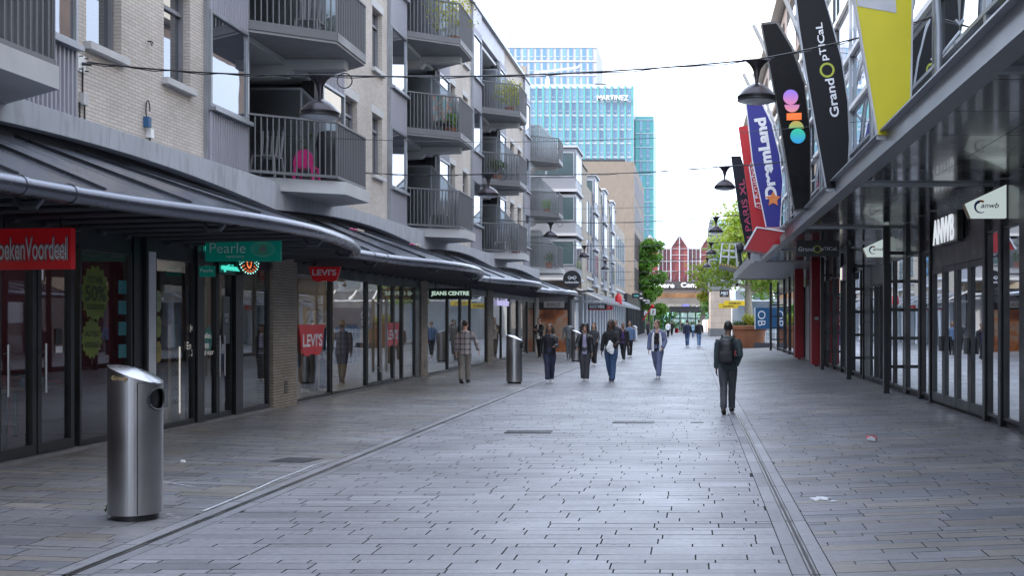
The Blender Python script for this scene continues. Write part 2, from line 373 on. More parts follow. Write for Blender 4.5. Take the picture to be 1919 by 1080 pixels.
b = MB(); a = ground(1294, 793); b.box(a.x, a.x+.22, a.y, a.y+.1, 0, .007); tag(b.build('inspection_cover', mat('cast_iron', (.07,.07,.075))), 'tiny iron cover between the grate and the backpack man', 'cover')
a = ground(502, 866); b = MB(); z = gz(a.x-.0); b.add([(a.x, a.y, gz(a.x)+.006),(a.x+.42, a.y, gz(a.x+.42)+.006),(a.x+.52, a.y+.42, gz(a.x+.52)+.006),(a.x+.1, a.y+.42, gz(a.x+.1)+.006)], [(0,1,2,3)])
tag(b.build('manhole_cover', mat('manhole_iron', (.05,.052,.06), .6, .4, .3, 10)), 'dark square manhole cover beside the chalk line', 'manhole cover')
# chalk line, marks and litter
def ribbon(name, pts, wd, m, label, cat, lift=.006):
    b = MB(); P = [ground(*p) for p in pts]
    for p in P: p.z += lift
    for i in range(len(P)-1):
        t = (P[i+1]-P[i]).normalized(); s = Vector((-t.y, t.x, 0))*wd/2; e = t*.004
        b.quad(P[i]-s, P[i+1]-s+e, P[i+1]+s+e, P[i]+s)
    return tag(b.build(name, m), label, cat)
M_chalk = mat('white_tape', (.50,.52,.56), .7, 0, .3, 12)
ribbon('tape_strip', [(380,960),(405,950),(470,923),(515,902),(560,885),(585,874),(612,867)], .025, M_chalk, 'long white tape strip stuck beside the left slot drain', 'tape')
cr_ = [ribbon('chalk_mark', [(305,907),(366,907)], .012, M_chalk, 'flat upper stroke of the thin white scratches right of the big bin', 'chalk mark'), ribbon('chalk_mark', [(305,905),(366,915)], .012, M_chalk, 'slanting lower stroke of the thin white scratches right of the big bin', 'chalk mark', .009)]
def splat(px, py, rx, ry, m, label, cat, name='stain', seed=1):
    c = ground(px, py); r_ = random.Random(seed); b = MB(); n = 26; vs = [(c.x, c.y, gz(c.x)+.006)]
    for i in range(n):
        a = 2*math.pi*i/n; k = r_.uniform(.55,1.15); x, y = c.x+rx*k*math.cos(a), c.y+ry*k*math.sin(a); vs.append((x, y, gz(x)+.006))
    b.add(vs, [(0, 1+i, 1+(i+1) % n) for i in range(n)]); return tag(b.build(name, m), label, cat)
splat(1536, 936, .11, .13, mat('white_spill', (.55,.56,.58), .8, 0, .25, 20), 'dried white spill on the paving right of the slot drain', 'spill')
splat(1562, 941, .035, .04, M_chalk, 'small white speck beside the dried spill', 'spill', seed=2)
c = ground(1634, 828); b = MB(); r_ = random.Random(5)
vs = [(c.x+.09*math.cos(i*.9)*r_.uniform(.5,1), c.y+.07*math.sin(i*.9)*r_.uniform(.5,1), gz(c.x)+.003+.075*abs(math.sin(i*1.7))) for i in range(14)]
bm = bmesh.new(); [bm.verts.new(v) for v in vs]; bmesh.ops.convex_hull(bm, input=bm.verts[:]); me = bpy.data.meshes.new('crumpled_packet'); bm.to_mesh(me); bm.free()
me.materials.append(mat('packet_red', (.45,.02,.03), .4)); me.materials.append(mat('packet_white', (.6,.6,.62), .4)); r_ = random.Random(9)
for p in me.polygons: p.material_index = r_.random() < .3
o = bpy.data.objects.new('crumpled_packet', me); COL.objects.link(o); tag(o, 'crumpled red and white packet lying on the right paving', 'litter')
c = ground(342, 868); b = MB()
for k in range(5):
    a = k*1.3; b.quad(c+Vector((0,0,.004)), c+Vector((.035*math.cos(a), .035*math.sin(a), .004)), c+Vector((.03*math.cos(a+.6), .03*math.sin(a+.6), .03)), c+Vector((0,.01,.035)))
tag(b.build('paper_scrap', M_white), 'crumpled white paper scrap between big bin and manhole', 'litter')
bits = [(322,968),(332,972),(317,966),(404,876),(130,893),(1405,846),(1700,812),(1580,905)]
for k, (x, y) in enumerate(bits[:3]):
    splat(x, y, .016+.008*k, .012, M_chalk, 'white litter flake at the foot of the big bin', 'litter flake', 'litter_flake', k)['group'] = 'litter flakes by the bin'
# ================================================================ LEFT APARTMENT BUILDING
AB = thing('apartment_building', 'cream brick apartment block with angular balconies over a row of shops', 'building', (0,0,0))
FL = [4.37, 7.08, 9.79]; ZTOP = 13.34
YE = [(-2.2,9.0,0),(9.0,20.2,0),(20.2,31.4,0),(31.4,42.6,0),(42.6,55.3,1)]
def window(y0, y1, z0, z1, x, par, sill=True, split=True, lintel=True):
    p = MB(); xp = x-.16; p.quad((xp,y0,z0),(xp,y1,z0),(xp,y1,z1),(xp,y0,z1)); o = p.build('window', G_flat, par)
    f = MB(); d = .06
    f.box(xp-.02, xp+.05, y0, y0+d, z0, z1); f.box(xp-.02, xp+.05, y1-d, y1, z0, z1); f.box(xp-.02, xp+.05, y0+d, y1-d, z0, z0+d); f.box(xp-.02, xp+.05, y0+d, y1-d, z1-d, z1)
    if split: f.box(xp-.02, xp+.045, y0+d, y1-d, z1-.42, z1-.36)
    f.build('frame', M_frame, o)
    if sill: MB().box(xp+.03, x+.10, y0-.06, y1+.06, z0-.10, z0-.002).build('sill', M_sill, o)
    if lintel: MB().box(x-.10, x+.012, y0-.12, y1+.12, z1+.002, z1+.2).build('lintel', M_sill, o)
    return o
def curtain(y0, y1, z0, z1, x, par, m):
    b = MB(); n = int((y1-y0)/.05); 
    P = [(x+.018*math.sin(i*1.9), y0+(y1-y0)*i/n) for i in range(n+1)]
    for (xa, ya), (xb, yb) in zip(P, P[1:]): b.quad((xa,ya,z0),(xb,yb,z0),(xb,yb,z1),(xa,ya,z1))
    return b.build('curtain', m, par)
def corrug(y0, y1, z0, z1, x, par, name='corrugated_panel', pitch=.09):
    b = MB(); n = max(2, int((y1-y0)/pitch)); dy = (y1-y0)/n
    for i in range(n):
        a = y0+i*dy; q = [(x, a), (x, a+dy*.45), (x+.03, a+dy*.55), (x+.03, a+dy*.9), (x, a+dy)]
        for (xa, ya), (xb, yb) in zip(q, q[1:]): b.quad((xa,ya,z0),(xb,yb,z0),(xb,yb,z1),(xa,ya,z1))
    return b.build(name, M_panel, par)
def glassbox(y0, y1, fl, par, first):
    """metal clad bay with a big window on one floor"""
    z0 = fl+.91; z1 = fl+2.52; x = XW+.08; o = MB().quad((x,y0,z0),(x,y1,z0),(x,y1,z1),(x,y0,z1)).build('window', G_flat, par)
    f = MB(); d = .055
    for a, c in ((y0, y0+d), (y1-d, y1)): f.box(x-.03, x+.04, a, c, z0, z1)
    f.box(x-.03, x+.045, y0+d, y1-d, z1-d, z1); f.box(x-.03, x+.045, y0+d, y1-d, z0, z0+d); f.build('frame', M_galv, o)
    MB().box(x-.1, x+.12, y0, y1, z0-.07, z0-.002).build('sill', M_galv, o)
    top = FL[FL.index(fl)+1]+.91-.075 if fl < 9 else 12.55
    corrug(y0, y1, z1+.003, top, x, par)
    if first: corrug(y0, y1, 3.75, z0-.075, x, par)
    return o
def balcony(Ye, fl, first, par):
    A, B_, C_, D = (XW, Ye), (XO, Ye+.95), (XO, Ye+2.77), (XW+.02, Ye+4.04)
    poly = [A, B_, C_, D]
    rb = fl+.03; th = .24 if first else .12
    ins = [(XW, Ye+.25), (XO+.13, Ye+1.1), (XO+.13, Ye+2.65), (XW, Ye+3.8)]
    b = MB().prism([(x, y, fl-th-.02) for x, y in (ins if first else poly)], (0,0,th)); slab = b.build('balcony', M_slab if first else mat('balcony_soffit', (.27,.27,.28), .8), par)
    if not first:
        e = MB()
        for p, q in zip(poly, poly[1:]): e.bar((*p, fl-.03), (*q, fl-.03), .05, .12)
        e.build('edge_strip', M_rail, slab)
        bm_ = MB(); yb = Ye+2.15
        bm_.prism([(XW-1.0,yb,fl-.15),(XW-1.0,yb,fl-.55),(XW-.02,yb,fl-.50),(XW+.10,yb,fl-.36),(XO-.22,yb,fl-.34),(XO-.22,yb,fl-.15)], (0,.24,0)); bm_.build('support_beam', M_slab, slab)
    r = MB(); zt = fl+1.06
    for p, q in zip(poly, poly[1:]):
        p, q = Vector((*p, 0)), Vector((*q, 0)); L = (q-p).length; n = int(L/.105); t = (q-p)/n
        for i in range(n+1):
            c = p+t*i; u = (q-p).normalized()
            nrm = Vector((-u.y, u.x, 0)); s = nrm*.017; k = u*.010
            r.add([c-s-k+UZ*rb, c+s-k+UZ*rb, c+s+k+UZ*rb, c-s+k+UZ*rb, c-s-k+UZ*zt, c+s-k+UZ*zt, c+s+k+UZ*zt, c-s+k+UZ*zt], [(0,3,2,1),(4,5,6,7),(0,1,5,4),(1,2,6,5),(2,3,7,6),(3,0,4,7)])
        r.bar(p+UZ*(zt+.02), q+UZ*(zt+.02), .055, .035); r.bar(p+UZ*(rb+.02), q+UZ*(rb+.02), .05, .05)
    r.build('railing', M_rail, slab)
    if Ye > 20 or not first:
        ys = Ye+2.2; z0 = fl+.1
        g = MB().prism([(XW-1.0,ys,z0),(XO-.22,ys,z0),(XO-.22,ys,fl+1.12),(XW+.28,ys,fl+1.98),(XW-1.0,ys,fl+1.98)], (0,.02,0)).build('privacy_screen', G_frost, slab)
        f = MB(); P = [(XO-.22,ys+.01,z0),(XO-.22,ys+.01,fl+1.12),(XW+.28,ys+.01,fl+1.98),(XW-1.0,ys+.01,fl+1.98)]
        for p, q in zip(P, P[1:]): f.bar(p, q, .035, .045)
        f.bar((XW+.28,ys+.01,z0), (XW+.28,ys+.01,fl+1.98), .035, .04); f.build('screen_frame', M_galv, g)
    return slab
wallm = MB(); par_m = MB()
for bi, (Ys, Ye, wide) in enumerate(YE):
    y0, y1 = Ys+5.6, Ye-1.62
    wins = ([(47.6,48.8),(49.9,51.0),(52.0,53.1)] if wide else [(Ye-5.22,Ye-4.3),(Ye-3.02,Ye-2.12)])
    holes = [(a-y0, b_-y0, fl+1.07-3.7, fl+2.63-3.7) for fl in FL for a, b_ in wins]
    wallm.holed((XW,y0,3.7), UY, UZ, UX, y1-y0, ZTOP-3.7, holes, .16)
    wallm.quad((XW,y1,3.7),(XW-.3,y1,3.7),(XW-.3,y1,ZTOP),(XW,y1,ZTOP)); wallm.quad((XW,y0,3.7),(XW-.3,y0,3.7),(XW-.3,y0,ZTOP),(XW,y0,ZTOP))
    for fi, fl in enumerate(FL):
        for k, (a, b_) in enumerate(wins):
            o = window(a, b_, fl+1.07, fl+2.63, XW, AB)
            if (bi+fi+k) % 2 == 0: curtain(b_-.4, b_-.07, fl+1.12, fl+2.2, XW-.2, o, mat('curtain_grey', (.35,.35,.38), .9))
        glassbox(Ye-1.6, Ye, fl, AB, fi == 0)
        if bi > 0 or 1: glassbox(Ys+4.06, Ys+5.58, fl, AB, fi == 0)
        balcony(Ys, fl, fi == 0, AB) if Ys > 0 else None
        if bi == 4: balcony(Ye, fl, fi == 0, AB)
    # loggia recess behind the balconies
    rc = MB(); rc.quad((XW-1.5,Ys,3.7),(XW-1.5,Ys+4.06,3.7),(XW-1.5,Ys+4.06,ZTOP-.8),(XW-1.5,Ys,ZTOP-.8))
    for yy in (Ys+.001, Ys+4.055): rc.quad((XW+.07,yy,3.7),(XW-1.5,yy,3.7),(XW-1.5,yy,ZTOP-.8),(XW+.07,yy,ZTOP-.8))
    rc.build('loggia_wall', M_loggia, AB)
    for fl in FL[1:]+[12.5]: MB().box(XW-1.49, XW-.01, Ys+.01, Ys+4.04, fl-.26, fl-.14).build('loggia_floor', M_slab, AB)
    for fl in FL:
        d = MB().quad((XW-1.47,Ys+.5,fl),(XW-1.47,Ys+3.4,fl),(XW-1.47,Ys+3.4,fl+2.3),(XW-1.47,Ys+.5,fl+2.3)).build('balcony_door', G_flat, AB)
        f = MB()
        for q in (.5, 1.9, 3.35): f.box(XW-1.46, XW-1.40, Ys+q, Ys+q+.07, fl, fl+2.35)
        f.box(XW-1.46, XW-1.41, Ys+.5, Ys+3.42, fl+2.3, fl+2.37); f.build('frame', M_frame, d)
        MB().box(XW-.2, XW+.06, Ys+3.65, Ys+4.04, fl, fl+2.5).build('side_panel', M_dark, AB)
    # roof edge
    MB().box(XW-.4, XW+.03, Ys-.01, Ys+5.59, 12.56, ZTOP).build('parapet_panel', M_panel, AB); MB().box(XW-.4, XW+.10, Ye-1.61, Ye-.01, 12.56, ZTOP).build('parapet_panel', M_panel, AB)
    wallm.build('wall', white_brick, AB); wallm = MB()
    for yy in (Ye-1.62, Ye-.012, Ys+4.04, Ys+5.58): MB().box(XW-.3, XW+.078, yy, yy+.02, 3.75, 12.55).build('corner_strip', M_galv, AB)


MB().box(XW-.5, XW+.16, -2.2, 55.3, ZTOP+.002, ZTOP+.11).build('roof_edge', M_galv, AB)
MB().box(-22, XW-.51, -30, 55.3, 12.9, ZTOP+.05).build('roof', mat('roof_felt', (.1,.1,.1), .9), AB)
MB().box(-22, XW-1.52, -30, 55.25, 3.7, 12.89).build('core_wall', pier_brick, AB)
MB().box(XW-1.51, XW+.0, 55.31, 55.9, 0.1, ZTOP-.3).box(XW-.5, XW-.05, 55.0, 55.28, ZTOP+.13, ZTOP+.9).build('end_wall', pier_brick, AB)
MB().box(-22, XW-1.55, 55.26, 56, 0.1, 13).build('end_gable', white_brick, AB)
bk = MB().holed((XW,-30,3.7), UY, UZ, UX, 27.8, ZTOP-3.7, [(2+3.2*i, 3.4+3.2*i, fl+1-3.7, fl+2.6-3.7) for i in range(8) for fl in FL], .16).box(XF-.4, XF, -30, -2.2, 0, 3.69); bk.build('rear_street_wall', white_brick, AB)
MB().quad((XW-.17,-30,4),(XW-.17,-2.2,4),(XW-.17,-2.2,13),(XW-.17,-30,13)).build('rear_street_glazing', G_flat, AB)
# roof ridge fascia band and canopies
def arcx(u):
    T = [(-.4,-6.2),(0,-6.2),(.6,-6.18),(1.2,-6.14),(2.0,-6.06),(2.7,-5.95),(3.3,-5.80),(3.8,-5.64),(4.3,-5.49),(4.8,-5.38),(5.3,-5.30),(5.9,-5.24),(6.5,-5.22),(7.2,-5.26),(8.0,-5.35),(8.7,-5.46),(9.3,-5.57),(9.9,-5.70),(10.3,-5.80),(10.6,-5.89),(10.9,-6.02),(11.2,-6.2)]
    for (a, p), (b_, q) in zip(T, T[1:]):
        if u <= b_: t = (u-a)/(b_-a); return p+(q-p)*t
    return T[-1][1]
for bi, (Ys, Ye, wide) in enumerate(YE):
    n = 26; L = Ye-Ys; fb = MB(); zt = 4.22
    def fx(t): return XF-.05+.1*t
    def fzb(t): return 3.72+.23*math.sin(math.pi*t)
    for i in range(n):
        t0, t1 = i/n, (i+1)/n; a, c = Ys+L*t0, Ys+L*t1
        fb.quad((fx(t0),a,fzb(t0)),(fx(t1),c,fzb(t1)),(fx(t1),c,zt),(fx(t0),a,zt)); fb.quad((fx(t0),a,zt),(fx(t1),c,zt),(XW-.1,c,zt),(XW-.1,a,zt))
        fb.quad((fx(t0),a,fzb(t0)),(XF-.4,a,fzb(t0)),(XF-.4,c,fzb(t1)),(fx(t1),c,fzb(t1)))
    fb.quad((fx(1),Ye,3.70),(XF-.4,Ye,3.70),(XF-.4,Ye,zt),(fx(1),Ye,zt)); fb.build('fascia_band', M_fascia, AB)
    # canopy roof
    cv = MB(); k = 11.2/L; nn = 40; P = [(arcx(i/nn*L*k), Ys+L*i/nn) for i in range(nn+1)]
    for i in range(nn):
        (xa, ya), (xb, yb) = P[i], P[i+1]; za, zb = fzb(i/nn)-.13, fzb((i+1)/nn)-.13
        cv.quad((xa-.02,ya,3.03),(xb-.02,yb,3.03),(XF-.12,yb,zb),(XF-.12,ya,za))
        cv.quad((xa-.02,ya,2.99),(XF-.12,ya,za-.04),(XF-.12,yb,zb-.04),(xb-.02,yb,2.99))
    cn_ = cv.build('canopy_roof', M_zroof, AB)
    ns = int(L/1.12)
    for j in range(ns+1):
        ya = Ys+L*j/ns; t = j/ns; yw = min(Ye, max(Ys, ya)); xa = arcx((yw-Ys)*k)
        MB().bar((xa-.03, yw, 3.045), (XF-.12, yw, fzb(t)-.115), .03, .045).build('standing_seam', mat('seam_metal', (.06,.065,.075), .35, .7), cn_)
    tb = MB(); tb.tube([(x, y, 2.94) for x, y in P], .095, 12); tb.build('gutter_pipe', M_zinc, AB, True)
    for yy in (Ys+1.2, Ye-.45, Ys+1.9): x = arcx((yy-Ys)*k); x2 = arcx((yy+.05-Ys)*k); MB().tube([(x, yy, 2.94), (x2, yy+.06, 2.94)], .104, 12).build('pipe_collar', M_zinc, cn_, True)
    npi = int(L/.62)
    for j in range(npi):
        yy = Ys+.35+j*.62; xa = arcx((yy-Ys)*k)
        p = MB().tube([(XF+.08, yy, 2.86), ((XF+xa)/2, yy, 2.885), (xa-.06, yy, 2.91)], .036, 8); p.box(XF-.02, XF+.08, yy-.05, yy+.05, 2.80, 2.92); p.build('louvre_pipe', M_pipe, cn_, True)
    for j in range(4):
        yy = Ys+L*(.14+.24*j); xa = arcx((yy-Ys)*k); br_ = MB(); br_.bar((XF-.1, yy, 2.97), (xa-.05, yy, 2.95), .06, .07); br_.tube([(xa-.28, yy, 2.86), (xa-.22, yy, 2.78), (xa-.08, yy, 2.78), (xa-.02, yy, 2.86)], .03, 6); br_.build('bracket', M_pipe, cn_)
# ================================================================ LEFT SHOPFRONTS
ZB = gz(XF); ZH = 2.63
SH = AB
def pane(y0, y1, z0, z1, x, par, m=G_shop, fr=.05, sgn=1, name='shop_window', fm=M_anth, rail=None):
    o = MB().quad((x,y0,z0),(x,y1,z0),(x,y1,z1),(x,y0,z1)).build(name, m, par); f = MB(); a, c = x-.05*sgn, x+.04*sgn
    f.box(a, c, y0, y0+fr, z0, z1); f.box(a, c, y1-fr, y1, z0, z1); f.box(a, c, y0+fr, y1-fr, z0, z0+fr*1.6); f.box(a, c, y0+fr, y1-fr, z1-fr, z1)
    if rail: f.box(a, c, y0+fr, y1-fr, rail, rail+.05)
    f.build('frame', fm, o); return o
def handle(x, y, z0, z1, par, sgn=1, m=M_steel):
    b = MB(); b.tube([(x+.09*sgn, y, z0), (x+.09*sgn, y, z1)], .016, 8)
    for z in (z0+.1, z1-.1): b.tube([(x+.03*sgn, y, z), (x+.09*sgn, y, z)], .01, 6)
    b.build('handle', m, par, True)
def room(y0, y1, x0, x1, floor, wall, back, par, zt=2.9, lights=2, lcol=(1,.93,.82), ls=5.):
    MB().quad((x0,y0,ZB+.03),(x1,y0,ZB+.03),(x1,y1,ZB+.03),(x0,y1,ZB+.03)).build('shop_floor', floor, par)
    b = MB()
    b.quad((x1,y0,ZB),(x1,y1,ZB),(x1,y1,zt),(x1,y0,zt)); r_ = b.build('back_wall', back, par)
    b = MB(); b.quad((x0,y0,ZB),(x1,y0,ZB),(x1,y0,zt),(x0,y0,zt)); b.quad((x0,y1,ZB),(x1,y1,ZB),(x1,y1,zt),(x0,y1,zt)); b.build('side_wall', wall, par)
    b = MB(); b.quad((x0,y0,zt),(x1,y0,zt),(x1,y1,zt),(x0,y1,zt)); b.build('shop_ceiling', mat('shop_ceiling', (.10,.10,.11), .8), par)
    for i in range(lights):
        y = y0+(y1-y0)*(i+.5)/lights; b = MB().box((x0+x1)/2-.12, (x0+x1)/2+.12, y-.35, y+.35, zt-.06, zt-.02); b.build('ceiling_lamp', mat('lamp_glow_%d' % int(ls*10), lcol, .5, 0, 0, emit=ls), par)
lowr = mat('plinth_stone', (.20,.20,.22), .7, 0, .2, 4)
for a, c in ((-2.2,20.07),(21.28,31.05),(31.8,41.2),(42.3,53.7)):
    MB().box(XF-.12, XF+.10, a, c, -.02, ZB+.035).build('threshold', lowr, AB)
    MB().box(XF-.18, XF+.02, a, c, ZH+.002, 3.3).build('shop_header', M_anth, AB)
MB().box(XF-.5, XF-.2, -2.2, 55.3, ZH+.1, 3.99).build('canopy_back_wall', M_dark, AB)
for a, c in ((20.07,21.28),(31.05,31.8),(41.2,42.3),(53.7,54.9)):
    MB().box(XF-.35, XF+.07, a, c, -.05, 3.6).build('brick_pier', pier_brick, AB)
# interiors
fl_grey = mat('shop_floor_tile', (.16,.16,.17), .35, 0, .15, 2)
def stripes(name, cols, sc):
    return grad_mat(name, [(i/len(cols), c) for i, c in enumerate(cols)], wave=sc, rough=.7)
bk_books = stripes('book_shelves', [(.02,.02,.04),(.12,.02,.05),(.04,.05,.12),(.16,.03,.05),(.05,.04,.10),(.10,.10,.14)], 2.2)
bk_opt = stripes('optician_wall', [(.05,.05,.055),(.10,.09,.08),(.16,.13,.10),(.07,.07,.08)], 1.1)
bk_jean = stripes('jeans_wall', [(.03,.03,.035),(.07,.08,.11),(.12,.11,.10),(.05,.05,.06)], 1.6)
room(-2, 15.3, XF-.2, XF-4, fl_grey, mat('shop_wall_wine', (.10,.02,.04), .8), bk_books, SH, lights=6, ls=4.)
room(15.7, 20.0, XF-.2, XF-4, fl_grey, mat('shop_wall_grey', (.13,.13,.13), .8), bk_opt, SH, lights=3, ls=7.)
room(21.3, 31.0, XF-.2, XF-3.6, mat('shop_floor_oak', (.14,.10,.07), .4), mat('shop_wall_sand', (.30,.24,.17), .8), stripes('denim_shelves', [(.04,.035,.03),(.16,.11,.06),(.05,.06,.10),(.10,.08,.06)], 1.4), SH, lights=4, ls=7.)
room(31.9, 41.1, XF-.2, XF-3.6, fl_grey, mat('shop_wall_grey', (.13,.13,.13)), bk_jean, SH, lights=4, ls=9.)
room(42.4, 53.6, XF-.2, XF-3.6, fl_grey, mat('shop_wall_pale', (.3,.28,.27), .8), bk_jean, SH, lights=4, ls=9.)
# --- book shop (near left)
z0 = ZB+.04
for y in (-2.1, .6, 3.3, 6.0, 8.7): pane(y, y+2.64, z0, ZH, XF, SH)
for y0_, y1_, hy in ((11.35,12.12,12.0),(12.14,12.87,12.24),(12.9,13.66,13.5)):
    d = pane(y0_, y1_, z0, ZH, XF, SH, G_shop, .075, name='door')
    if hy != 12.0: handle(XF, hy+.02 if hy < 13 else 12.98, ZB+.75, ZB+1.32, d)
pane(13.78, 15.08, z0, ZH, XF, SH, fr=.045)
MB().box(XF-.1, XF+.05, 15.1, 15.35, ZB, 2.9).build('dark_post', M_black, SH)
MB().box(XF-.1, XF+.09, 15.37, 15.66, ZB, 2.86).build('post', M_anth, SH)
MB().box(XF+.093, XF+.098, 15.42, 15.62, ZB+.04, 2.66).build('white_panel', mat('pale_panel', (.68,.69,.73), .6), SH)
# --- optician
pane(15.68, 16.98, z0, ZH, XF, SH, fr=.045)
MB().box(XF-.12, XF+.07, 17.0, 17.24, ZB, 2.95).build('dark_post', M_black, SH)
for a, c in ((17.26,17.84),(17.86,18.40)):
    d = pane(a, c, z0, ZH, XF-.02, SH, fr=.05, name='door'); handle(XF, 17.76 if a < 17.5 else 17.94, ZB+.7, ZB+1.35, d)
MB().box(XF-.12, XF+.07, 18.43, 18.72, ZB, 2.95).build('dark_post', M_black, SH)
pane(18.74, 19.98, z0, ZH, XF, SH, fr=.045)
# --- jeans brand shop with tall dark mullions
for a, c in ((21.3,23.38),(23.44,25.95),(28.35,29.15),(29.2,30.5)): pane(a, c, z0, ZH, XF, SH, fr=.03, fm=M_black)
for a, c in ((26.0,27.15),(27.17,28.32)):
    d = pane(a, c, z0, ZH, XF, SH, fr=.06, name='door'); 
    for k in (.18, .3): handle(XF, (c-k if a < 27 else a+k), ZB+.35, ZH-.4, d)
MB().box(XF-.1, XF+.04, 30.53, 31.03, ZB, ZH).build('dark_post', M_black, SH)
# --- JEANS CENTRE
for a, c in ((31.85,34.6),(36.55,38.1),(38.14,41.15)): pane(a, c, z0, ZH, XF, SH, fr=.03, fm=M_black)
d = pane(34.64, 36.5, z0, ZH, XF, SH, fr=.06, name='door'); handle(XF, 36.3, ZB+.6, ZB+1.6, d)
for a, c in ((42.35,44.3),(44.34,46.1),(46.6,48.4),(49.2,51.3),(51.4,53.6)): pane(a, c, z0, ZH, XF, SH, fr=.04, fm=M_black)
MB().box(XF-.1, XF+.06, 46.15, 46.55, ZB, ZH).build('dark_post', M_black, SH); MB().box(XF-.1, XF+.06, 48.45, 49.15, ZB, ZH).build('dark_post', M_black, SH)
for yy in (20.6, 31.4, 41.9): 
    b = MB()
    for k in range(5): b.box(XF+.072, XF+.08, yy, yy+.16, ZB+.25+k*.05, ZB+.28+k*.05)
    b.build('vent_grille', M_black, AB)
# ---------------------------------------------------------------- signs
E_white = mat('sign_white_lit', (.8,.85,.95), .4, 0, 0, emit=.55)
T_white = mat('sign_lettering_white', (.75,.76,.8), .5, 0, .03, 3)
def board(name, px0, px1, pyt, pyb, Y, m, label, cat='sign', depth=.07, group=None, rz=0, hang=0):
    a, c = pt(px0, pyt, Y), pt(px1, pyb, Y); cx = (a.x+c.x)/2
    t = thing(name, label, cat, (cx, Y, c.z), rz, group); wdt, h = c.x-a.x, a.z-c.z
    MB().box(-wdt/2, wdt/2, 0, depth, 0, h).build('panel', m, t)
    if hang: 
        for s in (-.35, .35): MB().tube([(s*wdt, depth/2, h), (s*wdt, depth/2, h+hang)], .012, 6).build('bracket', M_black, t)
    return t, wdt, h
red = mat('sign_red', (.50,.012,.018), .4, 0, .04, 3, emit=.02)
t, W, H = board('shop_sign', -28, 141, 428, 505, 12.0, red, 'red hanging sign with white outlined lettering over the book shop', rz=R(-9), hang=.12)
text('lettering_shadow', 'BoekenVoordeel', mat('sign_dark_red', (.12,.004,.006), .5), (-.0,-.003,H*.5), UX, UZ, W*.95, H*.62, t, .002, .055)
text('lettering_edge', 'BoekenVoordeel', T_white, (0,-.005,H*.5), UX, UZ, W*.935, H*.585, t, .002, .03)
text('lettering_inner', 'BoekenVoordeel', mat('sign_dark_red', (.12,.004,.006), .5), (0,-.007,H*.5), UX, UZ, W*.925, H*.57, t, .002, .018)
text('lettering', 'BoekenVoordeel', T_white, (0,-.009,H*.5), UX, UZ, W*.91, H*.53, t, .002, .0)
teal = mat('sign_teal', (.0,.26,.20), .4, 0, .04, 3, emit=.03)
t, W, H = board('shop_sign', 385, 525, 447, 490, 16.5, teal, 'teal hanging sign with dotted eye emblem reading Pearle opticiens', hang=.1)
text('lettering', 'Pearle', T_white, (-W*.2,-.003,H*.58), UX, UZ, W*.48, H*.44, t, .003, -.004)
text('lettering', 'opticiens', T_white, (-W*.1,-.003,H*.2), UX, UZ, W*.24, H*.16, t, .003)
def eye(cx, cz, rx, rz_, par, mw, mo, mp_, y=-.004, ax='x'):
    a = MB(); o = MB(); p = MB()
    for ring, (k, n) in enumerate(((1,22),(.80,18),(.60,14))):
        for i in range(n):
            th = 2*math.pi*(i+.5*(ring % 2))/n; x, z = cx+rx*k*math.cos(th), cz+rz_*k**.6*math.sin(th)*.98; d = rz_*.062*(1.15-.13*ring)
            tgt = o if (math.sin(th) < -.25 and ring in (1, 2)) else a
            vs = [(x+d*math.cos(q*math.pi/4), y, z+d*math.sin(q*math.pi/4)) for q in range(8)] if ax == 'x' else [(y, x+d*1.6*math.cos(q*math.pi/4), z+d*math.sin(q*math.pi/4)) for q in range(8)]
            tgt.add(vs, [tuple(range(8))])
    for k, n in ((.36,14),(.22,9),(.1,5)):
        for i in range(n):
            th = 2*math.pi*i/n; x, z = cx+rz_*k*math.cos(th)*1.3, cz+rz_*k*math.sin(th)*1.3; d = rz_*.08
            vs = [(x+d*math.cos(q*math.pi/3), y, z+d*math.sin(q*math.pi/3)) for q in range(6)] if ax == 'x' else [(y, x+d*1.6*math.cos(q*math.pi/3), z+d*math.sin(q*math.pi/3)) for q in range(6)]
            (p if k < .3 else o).add(vs, [tuple(range(6))])
    a.build('white_dots', mw, par); o.build('orange_dots', mo, par); p.build('purple_dots', mp_, par)
M_or = mat('sign_orange', (.65,.16,.02), .5, 0, 0); M_pu = mat('sign_purple', (.35,.06,.25), .5, 0, 0)
eye(W*.27, H*.53, W*.155, H*.32, t, T_white, M_or, M_pu)
# lit facade letters of the optician and round emblem
teal_e = mat('sign_teal_glow', (.05,.5,.4), .5, 0, 0, emit=.35)
t = thing('facade_lettering', 'glowing teal letters on the front above the optician door', 'sign', (XF+.02, 17.9, 2.75))
MB().box(0, .06, -.75, .75, -.10, .42).build('panel', mat('sign_teal_dark', (.0,.05,.05), .4), t)
text('lettering', 'Pearle', teal_e, (.065, -.05, .20), UY, UZ, 1.25, .34, t, .04, .01)
t2 = text('lettering', 'opticiens', teal_e, (.065, .25, -.2), UY, UZ, .7, .13, t, .03)
MB().box(.03, .05, -.12, .6, -.3, -.11).build('panel', mat('sign_teal_dark', (.0,.05,.05)), t)
t = thing('round_emblem', 'glowing round dotted emblem under the hanging teal sign', 'sign', (XF+.12, 18.72, 2.68))
MB().prism([(0, .42*math.cos(i*math.pi/12), .2*math.sin(i*math.pi/12)) for i in range(24)], (.05,0,0)).build('panel', M_black, t)
eye(0, 0, .40, .19, t, mat('dot_glow_teal', (.3,.8,.7), .5, 0, 0, emit=.6), mat('dot_glow_orange', (.9,.2,.06), .5, 0, 0, emit=.5), M_or, y=.054, ax='y')
t, W, H = board('small_shop_sign', 373, 402, 499, 519, 16.9, teal, 'small teal sign behind the big hanging teal sign', depth=.03)
text('lettering', 'Pearle', T_white, (0,-.003,H*.6), UX, UZ, W*.8, H*.36, t, .002)
